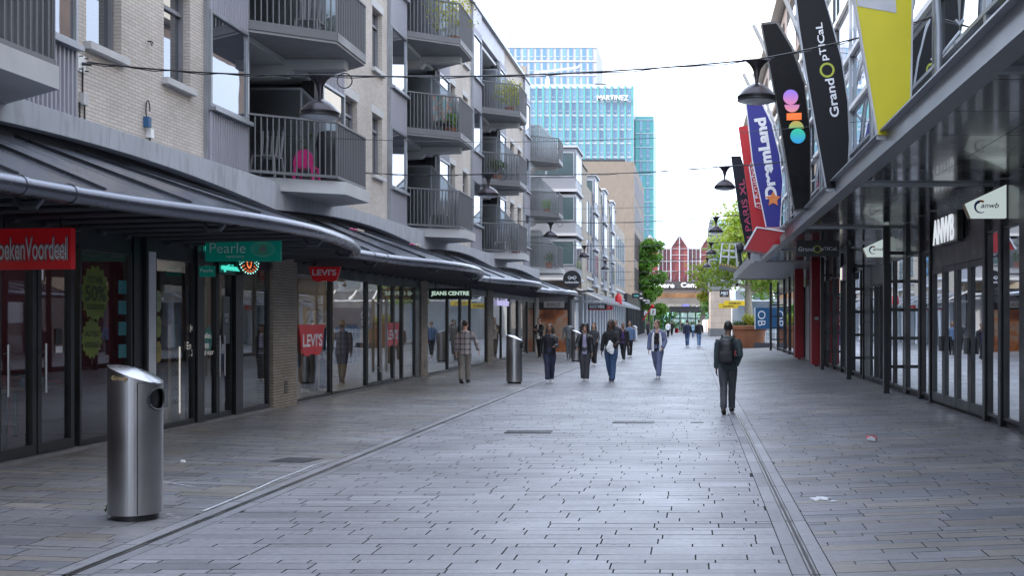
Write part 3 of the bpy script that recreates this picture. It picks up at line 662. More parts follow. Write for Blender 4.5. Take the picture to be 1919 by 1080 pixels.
# batwing signs
def batwing(name, cx, cy, wpx, hpx, Y, label, par=None, axis='x', emit=False, txt=True, grp=None):
    c = pt(cx, cy, Y) if axis == 'x' else Vector((cx, Y, cy)); k = Y/F if axis == 'x' else 1; W, H = wpx*k, hpx*k
    pr = [(-.5,.5),(.5,.5),(.38,-.38)]+[(.38-.38*i/6, -.38-.12*math.sin(math.pi*(i/6))**.8+.0) for i in range(1, 6)]+[(0,-.44)]+[(-.38*i/6, -.38-.12*math.sin(math.pi*(i/6))**.8) for i in range(1, 6)]+[(-.38,-.38)]
    t = thing(name, label, 'sign', c, group=grp)
    if axis == 'x': MB().prism([(x*W, 0, z*H) for x, z in pr], (0,.06,0)).build('panel', red, t); text('lettering', "LEVI'S" if not emit else "LEVI'S", T_white, (0,-.004,.12*H), UX, UZ, W*.76, H*.42, t, .004, .03)
    else: MB().prism([(0, x*W, z*H) for x, z in pr], (.012,0,0)).build('panel', red, t); text('lettering', "LEVI'S", T_white, (.016,0,.0), UY, UZ, W*.76, H*.42, t, .003, .03)
    return t
batwing('batwing_sign', 608, 514, 60, 28, 21.55, 'red batwing hanging sign above the entrance side of the denim shop')
batwing('window_sticker', XF+.02, 1.32, 1.5, .62, 22.25, 'large red batwing sticker on the glass in front of the mannequins', axis='y')
batwing('window_sticker', XF+.02, 1.36, 1.3, .6, 28.2, 'red batwing sticker beside the glass doors of the denim shop', axis='y')
gr_bl = mat('sign_green_black', (.012,.022,.02), .4)
t, W, H = board('shop_sign', 803, 884, 541, 561, 32.0, gr_bl, 'dark hanging sign with mint lettering reading JEANS CENTRE', hang=.15)
text('lettering', 'JEANS CENTRE', mat('mint_lettering', (.45,.62,.52), .5, 0, 0, emit=.25), (0,-.004,H*.5), UX, UZ, W*.88, H*.5, t, .003, .035)
t = thing('facade_lettering', 'lavender glowing letters on the front beyond the jeans shop', 'sign', (XF+.02, 44.6, 2.35))
text('lettering', 'hunkemöller', mat('lavender_glow', (.62,.58,.95), .5, 0, 0, emit=.18), (.03,0,.1), UY, UZ, 2.8, .30, t, .02, .0)
# round sign
c = pt(1072, 524, 57); t = thing('round_shop_sign', 'round black sign with white bow on a bracket at the end of the canopy', 'sign', c)
MB().prism([(.46*math.cos(i*math.pi/20), 0, .46*math.sin(i*math.pi/20)) for i in range(40)], (0,.1,0)).build('panel', M_black, t)
b = MB()
def bow(s): return [(s*(.02+.22*math.sin(q)*1.0), -.012, .10+.075*math.sin(2*q+.2)) for q in [math.pi*i/14 for i in range(15)]]
b.tube([(s_[0], s_[1], s_[2]) for s_ in [( -.21,-.012,.08),(-.2,-.012,.14),(-.13,-.012,.165),(-.06,-.012,.13),(0,-.012,.09),(.07,-.012,.03),(.13,-.012,-.0),(.17,-.012,.02)]], .017, 5)
b.tube([(.21,-.012,.08),(.2,-.012,.14),(.13,-.012,.165),(.06,-.012,.13),(0,-.012,.09),(-.07,-.012,.03),(-.13,-.012,-.0),(-.17,-.012,.02)], .017, 5)
b.tube([(-.21,-.012,.08),(-.15,-.012,.045),(-.05,-.012,.07),(.05,-.012,.07),(.15,-.012,.045),(.21,-.012,.08)], .015, 5)
b.build('bow_emblem', T_white, t); text('lettering', 'hunkemöller', T_white, (0,-.012,-.14), UX, UZ, .74, .12, t, .004, .02)
b = MB(); b.bar((0,.05,-.46),(0,.05,-.75),.08); b.bar((-.15,.05,-.62),(1.1,.05,-.60),.07,.09); b.bar((0,.05,-.7),(-.25,.05,-1.0),.05); b.build('bracket', M_black, t)
# KIKO end front facing the street
t, W, H = board('shop_sign', 1019, 1057, 565, 577, 57.2, mat('sign_taupe', (.20,.19,.18), .5), 'taupe sign with thin dark lettering reading KIKO', hang=.1)
text('lettering', 'KIKO', M_black, (0,-.004,H*.5), UX, UZ, W*.62, H*.55, t, .003)
KE = thing('kiosk_shop', 'narrow shop front at the end of the arcade with a big warm picture behind glass', 'shop front', (-7.4, 58.4, .1))
a, c = pt(1008, 580, 58.4), pt(1064, 664, 58.4); W = c.x-a.x
gm = grad_mat('warm_picture', [(0,(.03,.012,.01)),(.35,(.10,.03,.015)),(.46,(.32,.10,.03)),(.54,(.30,.24,.18)),(.62,(.40,.13,.05)),(.75,(.05,.02,.015)),(1,(.02,.01,.01))], wave=.75, rough=.5)
MB().box(a.x+7.4, c.x+7.4, 0, .05, c.z-.1, a.z-.12).build('picture', gm, KE)
MB().box(a.x+7.4-.1, c.x+7.4+.02, -.05, .06, a.z-.11, a.z+.25).build('header', M_black, KE)
MB().box(c.x+7.4+.021, c.x+7.4+.12, -.06, .08, 0, 3.2).build('post', M_black, KE)
b = MB(); b.lathe([(.06,0),(.05,.1),(.02,.13),(.02,.2),(.012,.26)], (a.x+7.4+.62*W/1.0*.85, -.03, 1.0), 10); b.build('bottle', M_black, KE, True)
MB().box(a.x+7.2, c.x+7.6, .07, 1.5, -.1, 3.3).build('side_wall', M_loggia, KE)
MB().box(-.6, 1.4, -.02, 3.5, 2.92, 3.0).build('roof', M_anth, KE)
# stickers on the book shop glass
lime = mat('sticker_lime', (.14,.18,.02), .6, 0, .06, 3)
def star(yc, zc, ry, rz_, label, lines):
    t = thing('window_poster', label, 'poster', (XF+.015, yc, zc)); n = 32
    MB().prism([(0, (ry if i % 2 else ry*.86)*math.cos(2*math.pi*i/n), (rz_ if i % 2 else rz_*.86)*math.sin(2*math.pi*i/n)) for i in range(n)], (.004,0,0)).build('panel', lime, t)
    for s_, dz, h_, w_ in lines: text('lettering', s_, mat('sticker_ink', (.03,.04,.01), .6), (.007,0,dz), UY, UZ, w_, h_, t, .002, .02)
star(14.18, 2.05, .34, .37, 'lime starburst poster reading TOT WEL 50% GOEDKOPER', [('TOT WEL', .17, .09, .36), ('50%', .0, .2, .5), ('GOEDKOPER', -.17, .07, .42)])
star(14.10, 1.48, .25, .26, 'smaller lime starburst poster reading ALTIJD VOORDEEL', [('ALTIJD', .05, .09, .34), ('VOORDEEL', -.08, .075, .36)])
for k, z in enumerate((2.15,1.88,1.6,1.3,.98)):
    o = MB().box(XF+.004, XF+.009, 14.78, 14.98, z-.09, z+.09).build('window_label', mat('sticker_teal', (.03,.19,.22), .6, 0, .1, 8))
    tag(o, ['topmost','second','middle','fourth','lowest'][k]+' of the teal paper labels down the book shop glass', 'label', 'teal labels on the book shop glass')
for k, (y, z, nm, cc) in enumerate(((14.02,2.36,'lilac',(.25,.15,.45)),(14.16,2.36,'orange',(.45,.18,.08)))): pass
for k, (z, cc, nm) in enumerate(((1.98,(.33,.38,.22),'pale green'),(1.62,(.30,.33,.10),'olive'),(1.26,(.38,.30,.08),'mustard'))):
    t = thing('window_sticker', nm+' upright oval sticker on the optician glass', 'sticker', (XF+.012, 15.86, z), group='oval stickers on the optician glass')
    MB().prism([(0, .085*max(-1, min(1, 1.2*math.cos(i*math.pi/10))), .155*math.sin(i*math.pi/10)) for i in range(20)], (.004,0,0)).build('panel', mat('oval_'+nm.replace(' ', '_'), cc, .6), t)
    text('lettering', ['100%\ngoed','gratis\noogtest','beste\nservice'][k], mat('sticker_ink', (.03,.04,.01)), (.006,0,.03), UY, UZ, .1, .07, t, .002)
t = thing('window_sticker', 'teal oval sticker low on the optician door', 'sticker', (XF+.012, 17.5, 1.42), group='oval stickers on the optician glass')
MB().prism([(0, .13*math.cos(i*math.pi/10), .20*math.sin(i*math.pi/10)) for i in range(20)], (.004,0,0)).build('panel', mat('oval_teal', (.06,.24,.22), .6), t)
t = thing('window_lettering', 'four lines of pale lettering on the optician glass', 'lettering', (XF+.012, 17.05, 1.35))
for k, s_ in enumerate(('Je ogen.', 'Ze zijn alles.', 'En zenuwen', 'Zorg goed voor')): text('lettering', s_, mat('pale_lettering', (.5,.48,.45), .6, 0, 0, emit=.1), (.004,.08*(len(s_)-8)*.5,.24-.13*k), UY, UZ, None, .115, t, .002, .012)
t = thing('display_tower', 'slim lit white glasses display behind the optician glass', 'display', (XF-.5, 17.3, ZB+.03))
MB().box(-.02, .02, 0, .3, 0, 1.5).build('panel', mat('display_cream', (.42,.36,.28), .6), t)
MB().box(.021, .03, .28, .31, .1, 1.15).build('light_strip', mat('strip_glow', (1,.95,.85), .5, 0, 0, emit=.22), t)
for k in range(4):
    b = MB()
    for s_ in (.09, .19): b.tube([(.03, s_+.04*math.cos(q*math.pi/5), .3+.22*k+.04*math.sin(q*math.pi/5)) for q in range(11)], .006, 5)
    b.build('glasses', M_black, t)
t = thing('poster', 'large dim poster of a face in brown tones inside the optician', 'poster', (XF-.9, 18.3, 1.3))
MB().box(0, .02, -.9, .9, -.7, 1.2).build('panel', grad_mat('brown_portrait', [(0,(.02,.015,.012)),(.4,(.07,.04,.03)),(.52,(.25,.14,.10)),(.6,(.08,.04,.03)),(1,(.02,.015,.015))], wave=1.3), t)
t = thing('info_board', 'narrow dark notice board on the optician door', 'notice', (XF+.03, 18.12, 1.75))
MB().box(0, .01, -.13, .13, -.42, .35).build('panel', mat('notice_grey', (.07,.075,.08), .4), t)
text('lettering', 'OOGTEST\nGRATIS', T_white, (.012,0,.0), UY, UZ, .17, .14, t, .002)
t = thing('door_sticker', 'small white opening hours sticker on the book shop door', 'sticker', (XF+.01, 12.93+.45, 1.36)); MB().box(0,.003,-.07,.07,-.04,.04).build('panel', T_white, t); MB().box(0,.003,-.07,.07,.06,.25).build('panel', M_black, t)
# ================================================================ RIGHT SHOPPING BUILDING
RB = thing('shopping_building', 'black glazed shopping building with steel canopy and cream overhanging upper storeys', 'building', (0,0,0))
zb = gz(XR); XE = 2.45; ZS = 3.82; XU = 3.22; ZE = 4.09
y0R, y1R = -8, 39.5
# canopy
b = MB(); ny = 32; pw = (y1R-y0R)/ny
for i in range(ny):
    for j, (xa, xb) in enumerate(((XE+.14, 3.55),(3.56, XR))): b.quad((xa, y0R+pw*i+.008, ZS), (xb, y0R+pw*i+.008, ZS), (xb, y0R+pw*(i+1)-.008, ZS), (xa, y0R+pw*(i+1)-.008, ZS))
b.build('soffit_panels', M_blackgloss, RB)
MB().box(XE+.10, XR+.6, y0R, y1R-.02, ZS+.02, ZE-.05).build('canopy_deck', M_black, RB)
b = MB()
b.box(XE, XE+.012, y0R, y1R, ZS-.02, ZE); b.box(XE-.09, XE+.10, y0R, y1R, ZE+.001, ZE+.022); b.box(XE-.09, XE+.13, y0R, y1R, ZS-.043, ZS-.021); b.build('canopy_channel', M_gsteel, RB)
for yy in (1.5, 9.3, 17.2, 25.1, 33.0):
    b = MB().box(XE+.02, XR, yy, yy+.13, ZS-.045, ZS-.001); b.build('cross_beam', M_gsteel, RB)
MB().box(XE-.09, XR, y1R+.001, y1R+.07, ZS-.04, ZE).build('canopy_end', M_gsteel, RB)
# shop plane
b = MB().box(XR, XR+.25, y0R, 60.4, 3.10, ZS+.2); b.build('header', mat('header_black_panel', (.022,.024,.026), .3, 0, .2, 1, coat=.4), RB)
MB().box(XR+.02, XR+.2, y0R, 60.4, -.05, zb+.09).build('plinth', mat('plinth_grey', (.06,.06,.065), .6), RB)
b = MB(); b.quad((XR+3,y0R,0),(XR+3,60.4,0),(XR+3,60.4,3.8),(XR+3,y0R,3.8)); b.build('back_wall', stripes('dark_shop_interior', [(.012,.012,.014),(.03,.028,.028),(.10,.05,.02),(.02,.02,.024)], .9), RB)
MB().quad((XR+.1,y0R,zb+.02),(XR+3,y0R,zb+.02),(XR+3,60.4,zb+.02),(XR+.1,60.4,zb+.02)).build('shop_floor', mat('dark_floor', (.05,.05,.055), .4), RB)
MB().quad((XR+.1,y0R,3.5),(XR+3,y0R,3.5),(XR+3,60.4,3.5),(XR+.1,60.4,3.5)).build('shop_ceiling', M_dark, RB)
zt_ = 3.09; zp = zb+.1
def col(y0_, y1_, x0=XR-.07, x1=XR+.1, z1=3.8, m=M_black, nm='mullion'): return MB().box(x0, x1, y0_, y1_, zb-.02, z1).build(nm, m, RB)
def rp_(y0_, y1_, **k): return pane(y0_, y1_, zp, k.pop('z1', zt_), XR, RB, G_dark, k.pop('fr', .03), sgn=-1, fm=k.pop('fm', M_black), **k)
for a in range(6): rp_(-8+3.7*a, -8+3.7*a+3.6); col(-8+3.7*a+3.6, -8+3.7*a+3.7)
col(14.25, 15.62, nm='black_column')
rp_(15.7, 16.55); col(16.58, 16.72); rp_(16.75, 17.45); col(17.48, 17.6)
ys = [17.62+.955*i for i in range(5)]
for i in range(4):
    d = pane(ys[i]+.01, ys[i+1]-.01, zp-.04, 2.69, XR, RB, G_dark, .10, sgn=-1, name='door', fm=mat('door_frame_grey', (.055,.058,.062), .4, .3)); 
    if i in (1, 3): MB().box(XR-.10, XR-.06, ys[i]-.10, ys[i]+.12, 1.15, 1.42).build('handle', M_black, d)
MB().box(XR-.03, XR+.02, ys[0], ys[4], 2.70, 3.11).build('transom_panel', mat('transom_grey', (.05,.053,.056), .35), RB)
col(21.5, 21.62); rp_(21.65, 22.45); col(22.48, 22.62); rp_(22.65, 24.0); col(24.0, 24.3, x0=XR-.05)
def ladder(y, rungs=5, grp='black ladder posts along the right shop fronts', lab=''):
    t = thing('ladder_post', lab, 'post', (4.23, y, gz(4.23)), group=grp); top = ZS-gz(4.23)-.05
    MB().box(-.06, .06, 0, .14, 0, top).build('post', M_black, t); MB().box(.37, .46, .02, .12, 0, top).build('rear_post', M_black, t)
    for k in range(rungs): MB().box(.061, .369, .04, .10, .55+.62*k, .62+.62*k).build('rung', M_black, t)
ladder(24.35, lab='black ladder post nearest the lit trapezoid sign, right of the grey panels')
ladder(30.2, lab='black ladder post left of the grey wall panels')
ladder(36.3, lab='black ladder post directly right of the red columns')
ladder(60.2, lab='far black ladder post beside the blue hoarding')
for a, c in ((24.4,25.5),(25.6,26.4)): rp_(a, c)
col(26.4, 26.6)
gp = mat('grey_wall_panel', (.075,.08,.085), .4, 0, .1, 1)
for k in range(4): MB().box(XR+.0, XR+.1, 29.0, 30.1, zb+.1+.72*k, zb+.81+.72*k).build('wall_panel', gp, RB)
for a, c in ((26.6,27.4),(27.45,28.2),(28.25,28.95)): rp_(a, c, z1=2.6)
MB().box(XR, XR+.1, 26.6, 28.95, 2.62, 3.1).build('wall_panel', gp, RB)
for a, c in ((30.6,32.2),(32.3,33.3),(33.4,34.4),(34.5,36.2)): rp_(a, c); col(c+.01, c+.09)
for a, c in ((36.8,38.2),(39.6,41.4),(41.5,43.5),(46.6,48.4),(48.6,50.4),(50.6,53),(53.2,56),(56.2,60.2)): rp_(a, c); col(c+.02, c+.12)
MB().box(XR-.02, XR+.1, 43.6, 45.6, zb, 3.1).build('pale_shutter', mat('shutter_grey', (.32,.32,.33), .6), RB)
dr = mat('red_cladding', (.26,.008,.014), .45, 0, .08, 1)
for k, (yy, xa) in enumerate(((45.7,4.2),(38.9,4.15))):
    t = thing('red_column', ['red clad column farther from the camera, left of its twin','red clad column nearer the camera with a small grey plate'][k], 'column', (xa, yy, gz(xa)), group='red clad columns under the canopy')
    MB().box(0, .36, 0, .5, .08, ZS-gz(xa)-.01).build('cladding', dr, t); MB().box(.12, .24, .1, .2, -.01, .079).build('foot', dr, t)
    if k: MB().box(.10, .24, -.006, -.001, 1.62, 1.72).build('plate', M_gsteel, t)
# second canopy further on
SC = MB()
SC.box(2.2, XR+.3, 39.6, 56.5, ZS+.01, ZE-.02); SC.build('far_canopy_deck', M_gsteel, RB); MB().box(2.10, 2.198, 39.62, 56.6, ZS-.06, ZE+.02).build('far_canopy_channel', M_gsteel, RB); MB().box(2.2, XR, 56.51, 56.6, ZS-.04, ZE).build('far_canopy_end', M_gsteel, RB)
# upper glazed front with white steel
MB().quad((XU,y0R,ZE),(XU,52,ZE),(XU,52,9.7),(XU,y0R,9.7)).build('upper_glazing', G_up, RB)
for z in (5.0, 5.9, 7.0, 8.2, 9.3):
    MB().box(XU-.08, XU-.01, y0R, 52, z, z+(.09 if z != 5.0 else .05)).build('white_beam', M_white if z != 5.0 else M_galv, RB)
for i in range(20):
    y = 4.2+2.6*i; MB().box(XU-.075, XU-.012, y, y+.10, ZE+.03, 9.6).build('vertical_mullion', M_galv if i % 2 else M_anth, RB)
b = MB()
for i in range(5):
    y = 9.7+i*5.0
# cream overhanging upper storeys
MB().box(3.1, 14, -30, 68, 9.72, 9.9).build('overhang_soffit', M_soff, RB)
MB().box(XU, 14, y0R, 52, 4.2, 9.7).build('upper_core', M_dark, RB) if 0 else None
MB().box(2.93, 14, -30, 69, 12.9, 15.2).build('cream_upper_wall', M_cream, RB)
MB().box(3.3, 14, -30, 66, 9.91, 12.89).build('upper_wall_set_back', M_soff, RB)
b = MB()
for i in range(14): b.quad((3.28,4+4.5*i,10.3),(3.28,7.2+4.5*i,10.3),(3.28,7.2+4.5*i,12.4),(3.28,4+4.5*i,12.4))
b.build('upper_windows', G_up, RB)
MB().box(XR+.3, 14, 30, 60.2, 4.2, 9.7).build('rear_block', M_loggia, RB)
MB().box(XR-.0, 14, 60.25, 60.45, 0, 9.7).build('end_wall', M_panel, RB)
b = MB().box(XR+.3, 6, -30, y0R, 0, 9.7); b.build('near_block', M_loggia, RB)
# ---------------------------------------------------------------- canopy banners
def tube_arc(par, P, r=.05, nm='curved_pipe'): return MB().tube(P, r, 10).build(nm, M_galv, par, True)
def banner(name, label, Y, poly, m, edge=None, th=.09):
    P = [pt(x, y, Y) for x, y in poly]; o = P[0]; t = thing(name, label, 'banner', o)
    Q = [p-o for p in P]; MB().prism(Q, (0, th, 0)).build('panel', m, t)
    if edge:
        e = MB(); k = len(Q)
        for i in range(k): e.bar(Q[i]+Vector((0,th/2,0)), Q[(i+1) % k]+Vector((0,th/2,0)), .022, th+.02)
        e.build('edge_frame', edge, t)
    return t, o
def btext(t, o, s, m, Y, a, c, hpx, bold=0., name='lettering', yo=-.004):
    """text running from pixel a to pixel c on the plane of the banner"""
    p, q = pt(*a, Y)-o, pt(*c, Y)-o; u = (q-p).normalized(); v = Vector((-u.z, 0, u.x)); v = -v if v.cross(u).y < 0 and False else v
    return text(name, s, m, (p+q)/2+Vector((0, yo, 0)), u, v, (q-p).length, hpx*Y/F, t, .003, bold)
d_grey = mat('banner_charcoal', (.018,.018,.021), .55, 0, .1, 1.5, spec=.15)
t, o = banner('vertical_banner', 'charcoal curved banner with white lettering reading GrandOptical', 19.2, [(1487,-40),(1535,-40),(1558,40),(1577,110),(1589,190),(1592,260),(1588,352),(1548,352),(1530,250),(1510,130),(1497,50)], d_grey, M_galv)
btext(t, o, 'Grand', T_white, 19.2, (1565,219), (1554,147), 17, .02); btext(t, o, 'pTICaL', T_white, 19.2, (1546,113), (1536,42), 17, .02)
c_ = pt(1550,131,19.2)-o; rr = .128; b = MB(); n = 28
for i in range(n):
    a0, a1 = 2*math.pi*i/n, 2*math.pi*(i+1)/n; P = lambda r, a: (c_.x+r*math.cos(a), -.005, c_.z+r*math.sin(a)); b.quad(P(rr*.72,a0), P(rr*.72,a1), P(rr,a1), P(rr,a0))
M_lime = mat('sign_lime', (.42,.46,.05), .5, 0, 0); b.build('ring_emblem', M_lime, t)
yel = mat('banner_yellow', (.62,.54,.012), .45, 0, .04, 2)
t, o = banner('vertical_banner', 'bright yellow banner with a pale grey top nearest the camera', 14.1, [(1597,-30),(1676,-30),(1710,0),(1706,256),(1644,252)], yel, mat('banner_edge_pale', (.5,.5,.52), .5))
Q = [pt(x, y, 14.1)-o+Vector((0,-.006,0)) for x, y in ((1601,-28),(1676,-28),(1680,24),(1607,11))]; MB().add(Q, [(0,1,2,3)]).build('grey_patch', mat('banner_grey', (.50,.50,.53), .5), t)
t, o = banner('vertical_banner', 'glossy black banner with five coloured round shapes', 23.7, [(1427,46),(1455,43),(1483,90),(1508,160),(1519,250),(1519,388),(1488,392),(1456,200)], mat('banner_black', (.005,.005,.006), .3, 0, .2, 1, spec=.15), mat('banner_edge_steel', (.12,.12,.12), .5))
def shape(kind, cx, cy, r, m, nm, Y=23.7):
    c_ = pt(cx, cy, Y)-o; k = r*Y/F; y = -.03
    if kind == 'c': pts = [(math.cos(i*math.pi/14), math.sin(i*math.pi/14)) for i in range(28)]
    elif kind == 'u': pts = [(math.cos(math.pi+i*math.pi/14), math.sin(math.pi+i*math.pi/14)+.4) for i in range(15)]
    elif kind == 'n': pts = [(math.cos(i*math.pi/14), math.sin(i*math.pi/14)-.4) for i in range(15)]
    else: pts = [(-1,-.5),(1,-.42),(1,.5),(-1,.42)]
    MB().prism([(c_.x+x*k, y, c_.z+z*k) for x, z in pts], (0,.02,0)).build(nm, m, t)
z_ = lambda py: pt(0, py, 23.7).z-o.z
shape('c', 1481.5, 182, 14, grad_mat('disc_violet', [(0,(.55,.18,.30)),(1,(.20,.13,.60))], 2, z_(196), z_(168), .15), 'violet_disc')
shape('u', 1484, 202, 14, grad_mat('half_pink', [(0,(.62,.22,.22)),(1,(.45,.16,.35))], 2, z_(210), z_(196), .15), 'pink_half_disc')
shape('r', 1488, 218.5, 14, mat('bar_orange', (.8,.16,.03), .5, 0, .1, 3, emit=.15), 'orange_bar')
shape('n', 1492, 235, 14, grad_mat('half_lime', [(0,(.15,.35,.12)),(1,(.45,.30,.06))], 2, z_(242), z_(228), .15), 'green_half_disc')
shape('c', 1495, 255, 14, grad_mat('disc_teal', [(0,(.02,.25,.55)),(1,(.03,.45,.22))], 2, z_(269), z_(241), .15), 'teal_disc')
t, o = banner('vertical_banner', 'blue leaf shaped banner with white lettering reading DreamLand', 28.3, [(1398,194),(1428,196),(1447,235),(1461,290),(1467,340),(1462,425),(1436,425),(1410,300)], mat('banner_blue', (.016,.018,.22), .45, 0, .04, 2), T_white)
btext(t, o, 'DreamLand', T_white, 28.3, (1446,372), (1424,221), 22, .05)
sc_ = pt(1449,373,28.3)-o
MB().prism([(sc_.x+(.10 if i % 2 else .2)*math.cos(1.57+i*math.pi/5), -.02, sc_.z+(.10 if i % 2 else .2)*math.sin(1.57+i*math.pi/5)) for i in range(10)], (0,.014,0)).build('star_emblem', mat('star_orange', (.7,.22,.06), .5), t)
t, o = banner('vertical_banner', 'red banner with outlined script partly behind the blue banner', 30.0, [(1384,238),(1402,234),(1431,300),(1460,400),(1462,458),(1414,458)], mat('banner_red', (.50,.015,.02), .45, 0, .04, 2), None)
btext(t, o, ':) Kruidvat', T_white, 30.0, (1421,388), (1409,305), 11, .0)
b = MB(); L = [pt(x, y, 30.0)-o+Vector((0,-.01,0)) for x, y in ((1404,312),(1412,298),(1440,380),(1430,392),(1416,388),(1404,312))]
for p, q in zip(L, L[1:]): b.bar(p, q, .03, .01)
b.build('outline', T_white, t)
t, o = banner('vertical_banner', 'dark narrow banner with pink lettering reading ICI PARIS XL', 40.6, [(1370,293),(1388,292),(1405,345),(1420,420),(1428,486),(1403,486),(1385,400)], mat('banner_night', (.012,.012,.02), .5, spec=.15), None)
btext(t, o, 'ICI PARIS XL', mat('lettering_pink', (.34,.03,.09), .5), 40.6, (1408,470), (1389,336), 11, .01)
# red wedge box under the blue banner
b = MB(); P = [pt(*q, 27.6) for q in ((1395,467),(1418,426),(1470,434),(1437,474))]; o = P[0]
t = thing('red_wedge_sign', 'slanted red box jutting from the canopy edge below the blue banner', 'sign', o)
MB().prism([p-o for p in P], (0,.9,0)).build('box', dr if 0 else mat('wedge_red', (.38,.012,.018), .45, 0, .06, 2), t); b = MB(); b.bar(P[0]-o+Vector((0,-.01,0)), P[1]-o+Vector((0,-.01,0)), .04); b.bar(P[1]-o+Vector((0,-.01,0)), P[2]-o+Vector((0,-.01,0)), .03); b.build('edge_frame', T_white, t)
# bowed pipe trusses behind the banners
def truss(Y, dx, label):
    t = thing('pipe_truss', label, 'truss', (0, Y, 0), group='bowed pipe trusses above the canopy')
    def bow_(off, r, nm):
        P = []
        for i in range(15):
            k = i/14; z = ZE+.03+5.2*k; x = 2.75+dx+off+.22*math.sin(k*2.2)-1.25*k**1.9; P.append((x, 0, z))
        MB().tube(P, r, 10).build(nm, M_galv, t, True); return P
    a = bow_(.0, .05, 'front_pipe'); c = bow_(.30, .045, 'rear_pipe'); 
    for i in range(2, 14, 3): MB().tube([a[i], c[i+1]], .02, 6).build('strut', M_galv, t)
    for i in (3, 8, 12): MB().tube([c[i], (XU-.05, 0, c[i][2]+.1)], .022, 6).build('wall_strut', M_galv, t)
truss(13.5, .18, 'bowed pipe truss in front of the yellow banner'); truss(18.7, .22, 'bowed pipe truss right of the charcoal banner'); truss(24.2, .02, 'bowed pipe truss right of the glossy black banner')
truss(28.8, -.10, 'bowed pipe truss right of the blue banner'); truss(34.5, -.1, 'bowed pipe truss farthest along the canopy'); truss(9.4, .2, 'bowed pipe truss nearest the camera above the canopy')
# lit trapezoid signs, hanging sign, facade letters
lit = mat('lightbox_white', (.62,.72,.70), .4, 0, 0, emit=.18)
def anwb(Y, x0, x1, zb_, zt2, label):
    t = thing('lightbox_sign', label, 'sign', (x0, Y, zb_), group='white lightbox signs'); W, H = x1-x0, zt2-zb_
    MB().prism([(W*.14,0,0),(W,0,0),(W,0,H),(0,0,H*.42)], (0,.09,0)).build('panel', lit, t)
    MB().prism([(W*.14-.012,.0,-.012),(0-.012,0,H*.42),(0-.002,0,H*.42),(W*.14-.002,0,0)], (0,.12,0)).build('edge', mat('edge_tan', (.4,.28,.14), .5), t)
    text('lettering', 'anwb', mat('ink_navy', (.02,.03,.09), .5), (W*.60,-.004,H*.38), UX, UZ, W*.44, H*.16, t, .002, .01, shear=.3)
    b = MB(); 
    for i in range(12):
        a0, a1 = R(100+i*17), R(100+(i+1)*17); r1 = .16*W; r0 = r1*(.55+.03*i); C_ = (W*.38, H*.34)
        b.quad((C_[0]+r0*math.cos(a0),-.004,C_[1]+r0*math.sin(a0)), (C_[0]+r0*math.cos(a1),-.004,C_[1]+r0*math.sin(a1)), (C_[0]+r1*math.cos(a1),-.004,C_[1]+r1*math.sin(a1)), (C_[0]+r1*math.cos(a0),-.004,C_[1]+r1*math.sin(a0)))
    b.build('ring_emblem', mat('emblem_blue', (.02,.09,.32), .5), t)
    b = MB(); 
    for i in range(3):
        a0, a1 = R(55+i*17), R(55+(i+1)*17); b.quad(*[(W*.38+r*math.cos(a),-.004,H*.34+r*math.sin(a)) for r, a in ((W*.11,a0),(W*.11,a1),(W*.16,a1),(W*.16,a0))])
    b.build('orange_segment', M_or, t)
anwb(16.4, 3.99, 4.60, 3.21, 3.70, 'nearer white lit trapezoid sign with a round emblem, beside the big letters')
anwb(26.2, 4.0, 4.6, 3.20, 3.68, 'farther white lit trapezoid sign with a round emblem')
t, W, H = board('shop_sign', 1492, 1573, 451, 481, 28.0, M_black, 'black hanging sign with a lime ring under the right canopy', hang=.08)
text('lettering', 'Grand', T_white, (-W*.27,-.004,H*.46), UX, UZ, W*.36, H*.28, t, .003, .015); text('lettering', 'pTICaL', T_white, (W*.27,-.004,H*.46), UX, UZ, W*.38, H*.28, t, .003, .015)
b = MB(); n = 20; rr = H*.24
for i in range(n):
    a0, a1 = 2*math.pi*i/n, 2*math.pi*(i+1)/n; b.quad(*[(-.01+r*math.cos(a),-.004,H*.46+r*math.sin(a)) for r, a in ((rr*.68,a0),(rr*.68,a1),(rr,a1),(rr,a0))])
b.build('ring_emblem', M_lime, t)
t = thing('facade_letters', 'white lit letters reading ANWB on the black panel above the doors', 'sign', (XR-.02, 20.05, 3.33))
MB().box(-.10, 0, -1.0, .85, -.27, .27).build('backing', M_black, t)
text('lettering', 'ANWB', mat('letter_glow_white', (.75,.8,.85), .5, 0, 0, emit=.22), (-.11,0,0), -UY, UZ, 1.62, .46, t, .02, .0)
t = thing('facade_letters', 'small lit sign with coloured stripes on the dark front left of the grey panels', 'sign', (XR-.02, 33.2, 3.1)); MB().box(-.12, 0, -1.2, .8, -.2, .25).build('backing', M_black, t)
for k, cc in enumerate(((.3,.12,.3),(.2,.5,.3),(.6,.5,.2),(.5,.5,.6))): MB().box(-.13, -.121, .25+.12*k, .33+.12*k, -.16, .2).build('stripe', mat('stripe_%d' % k, cc, .5, 0, 0, emit=.5), t)
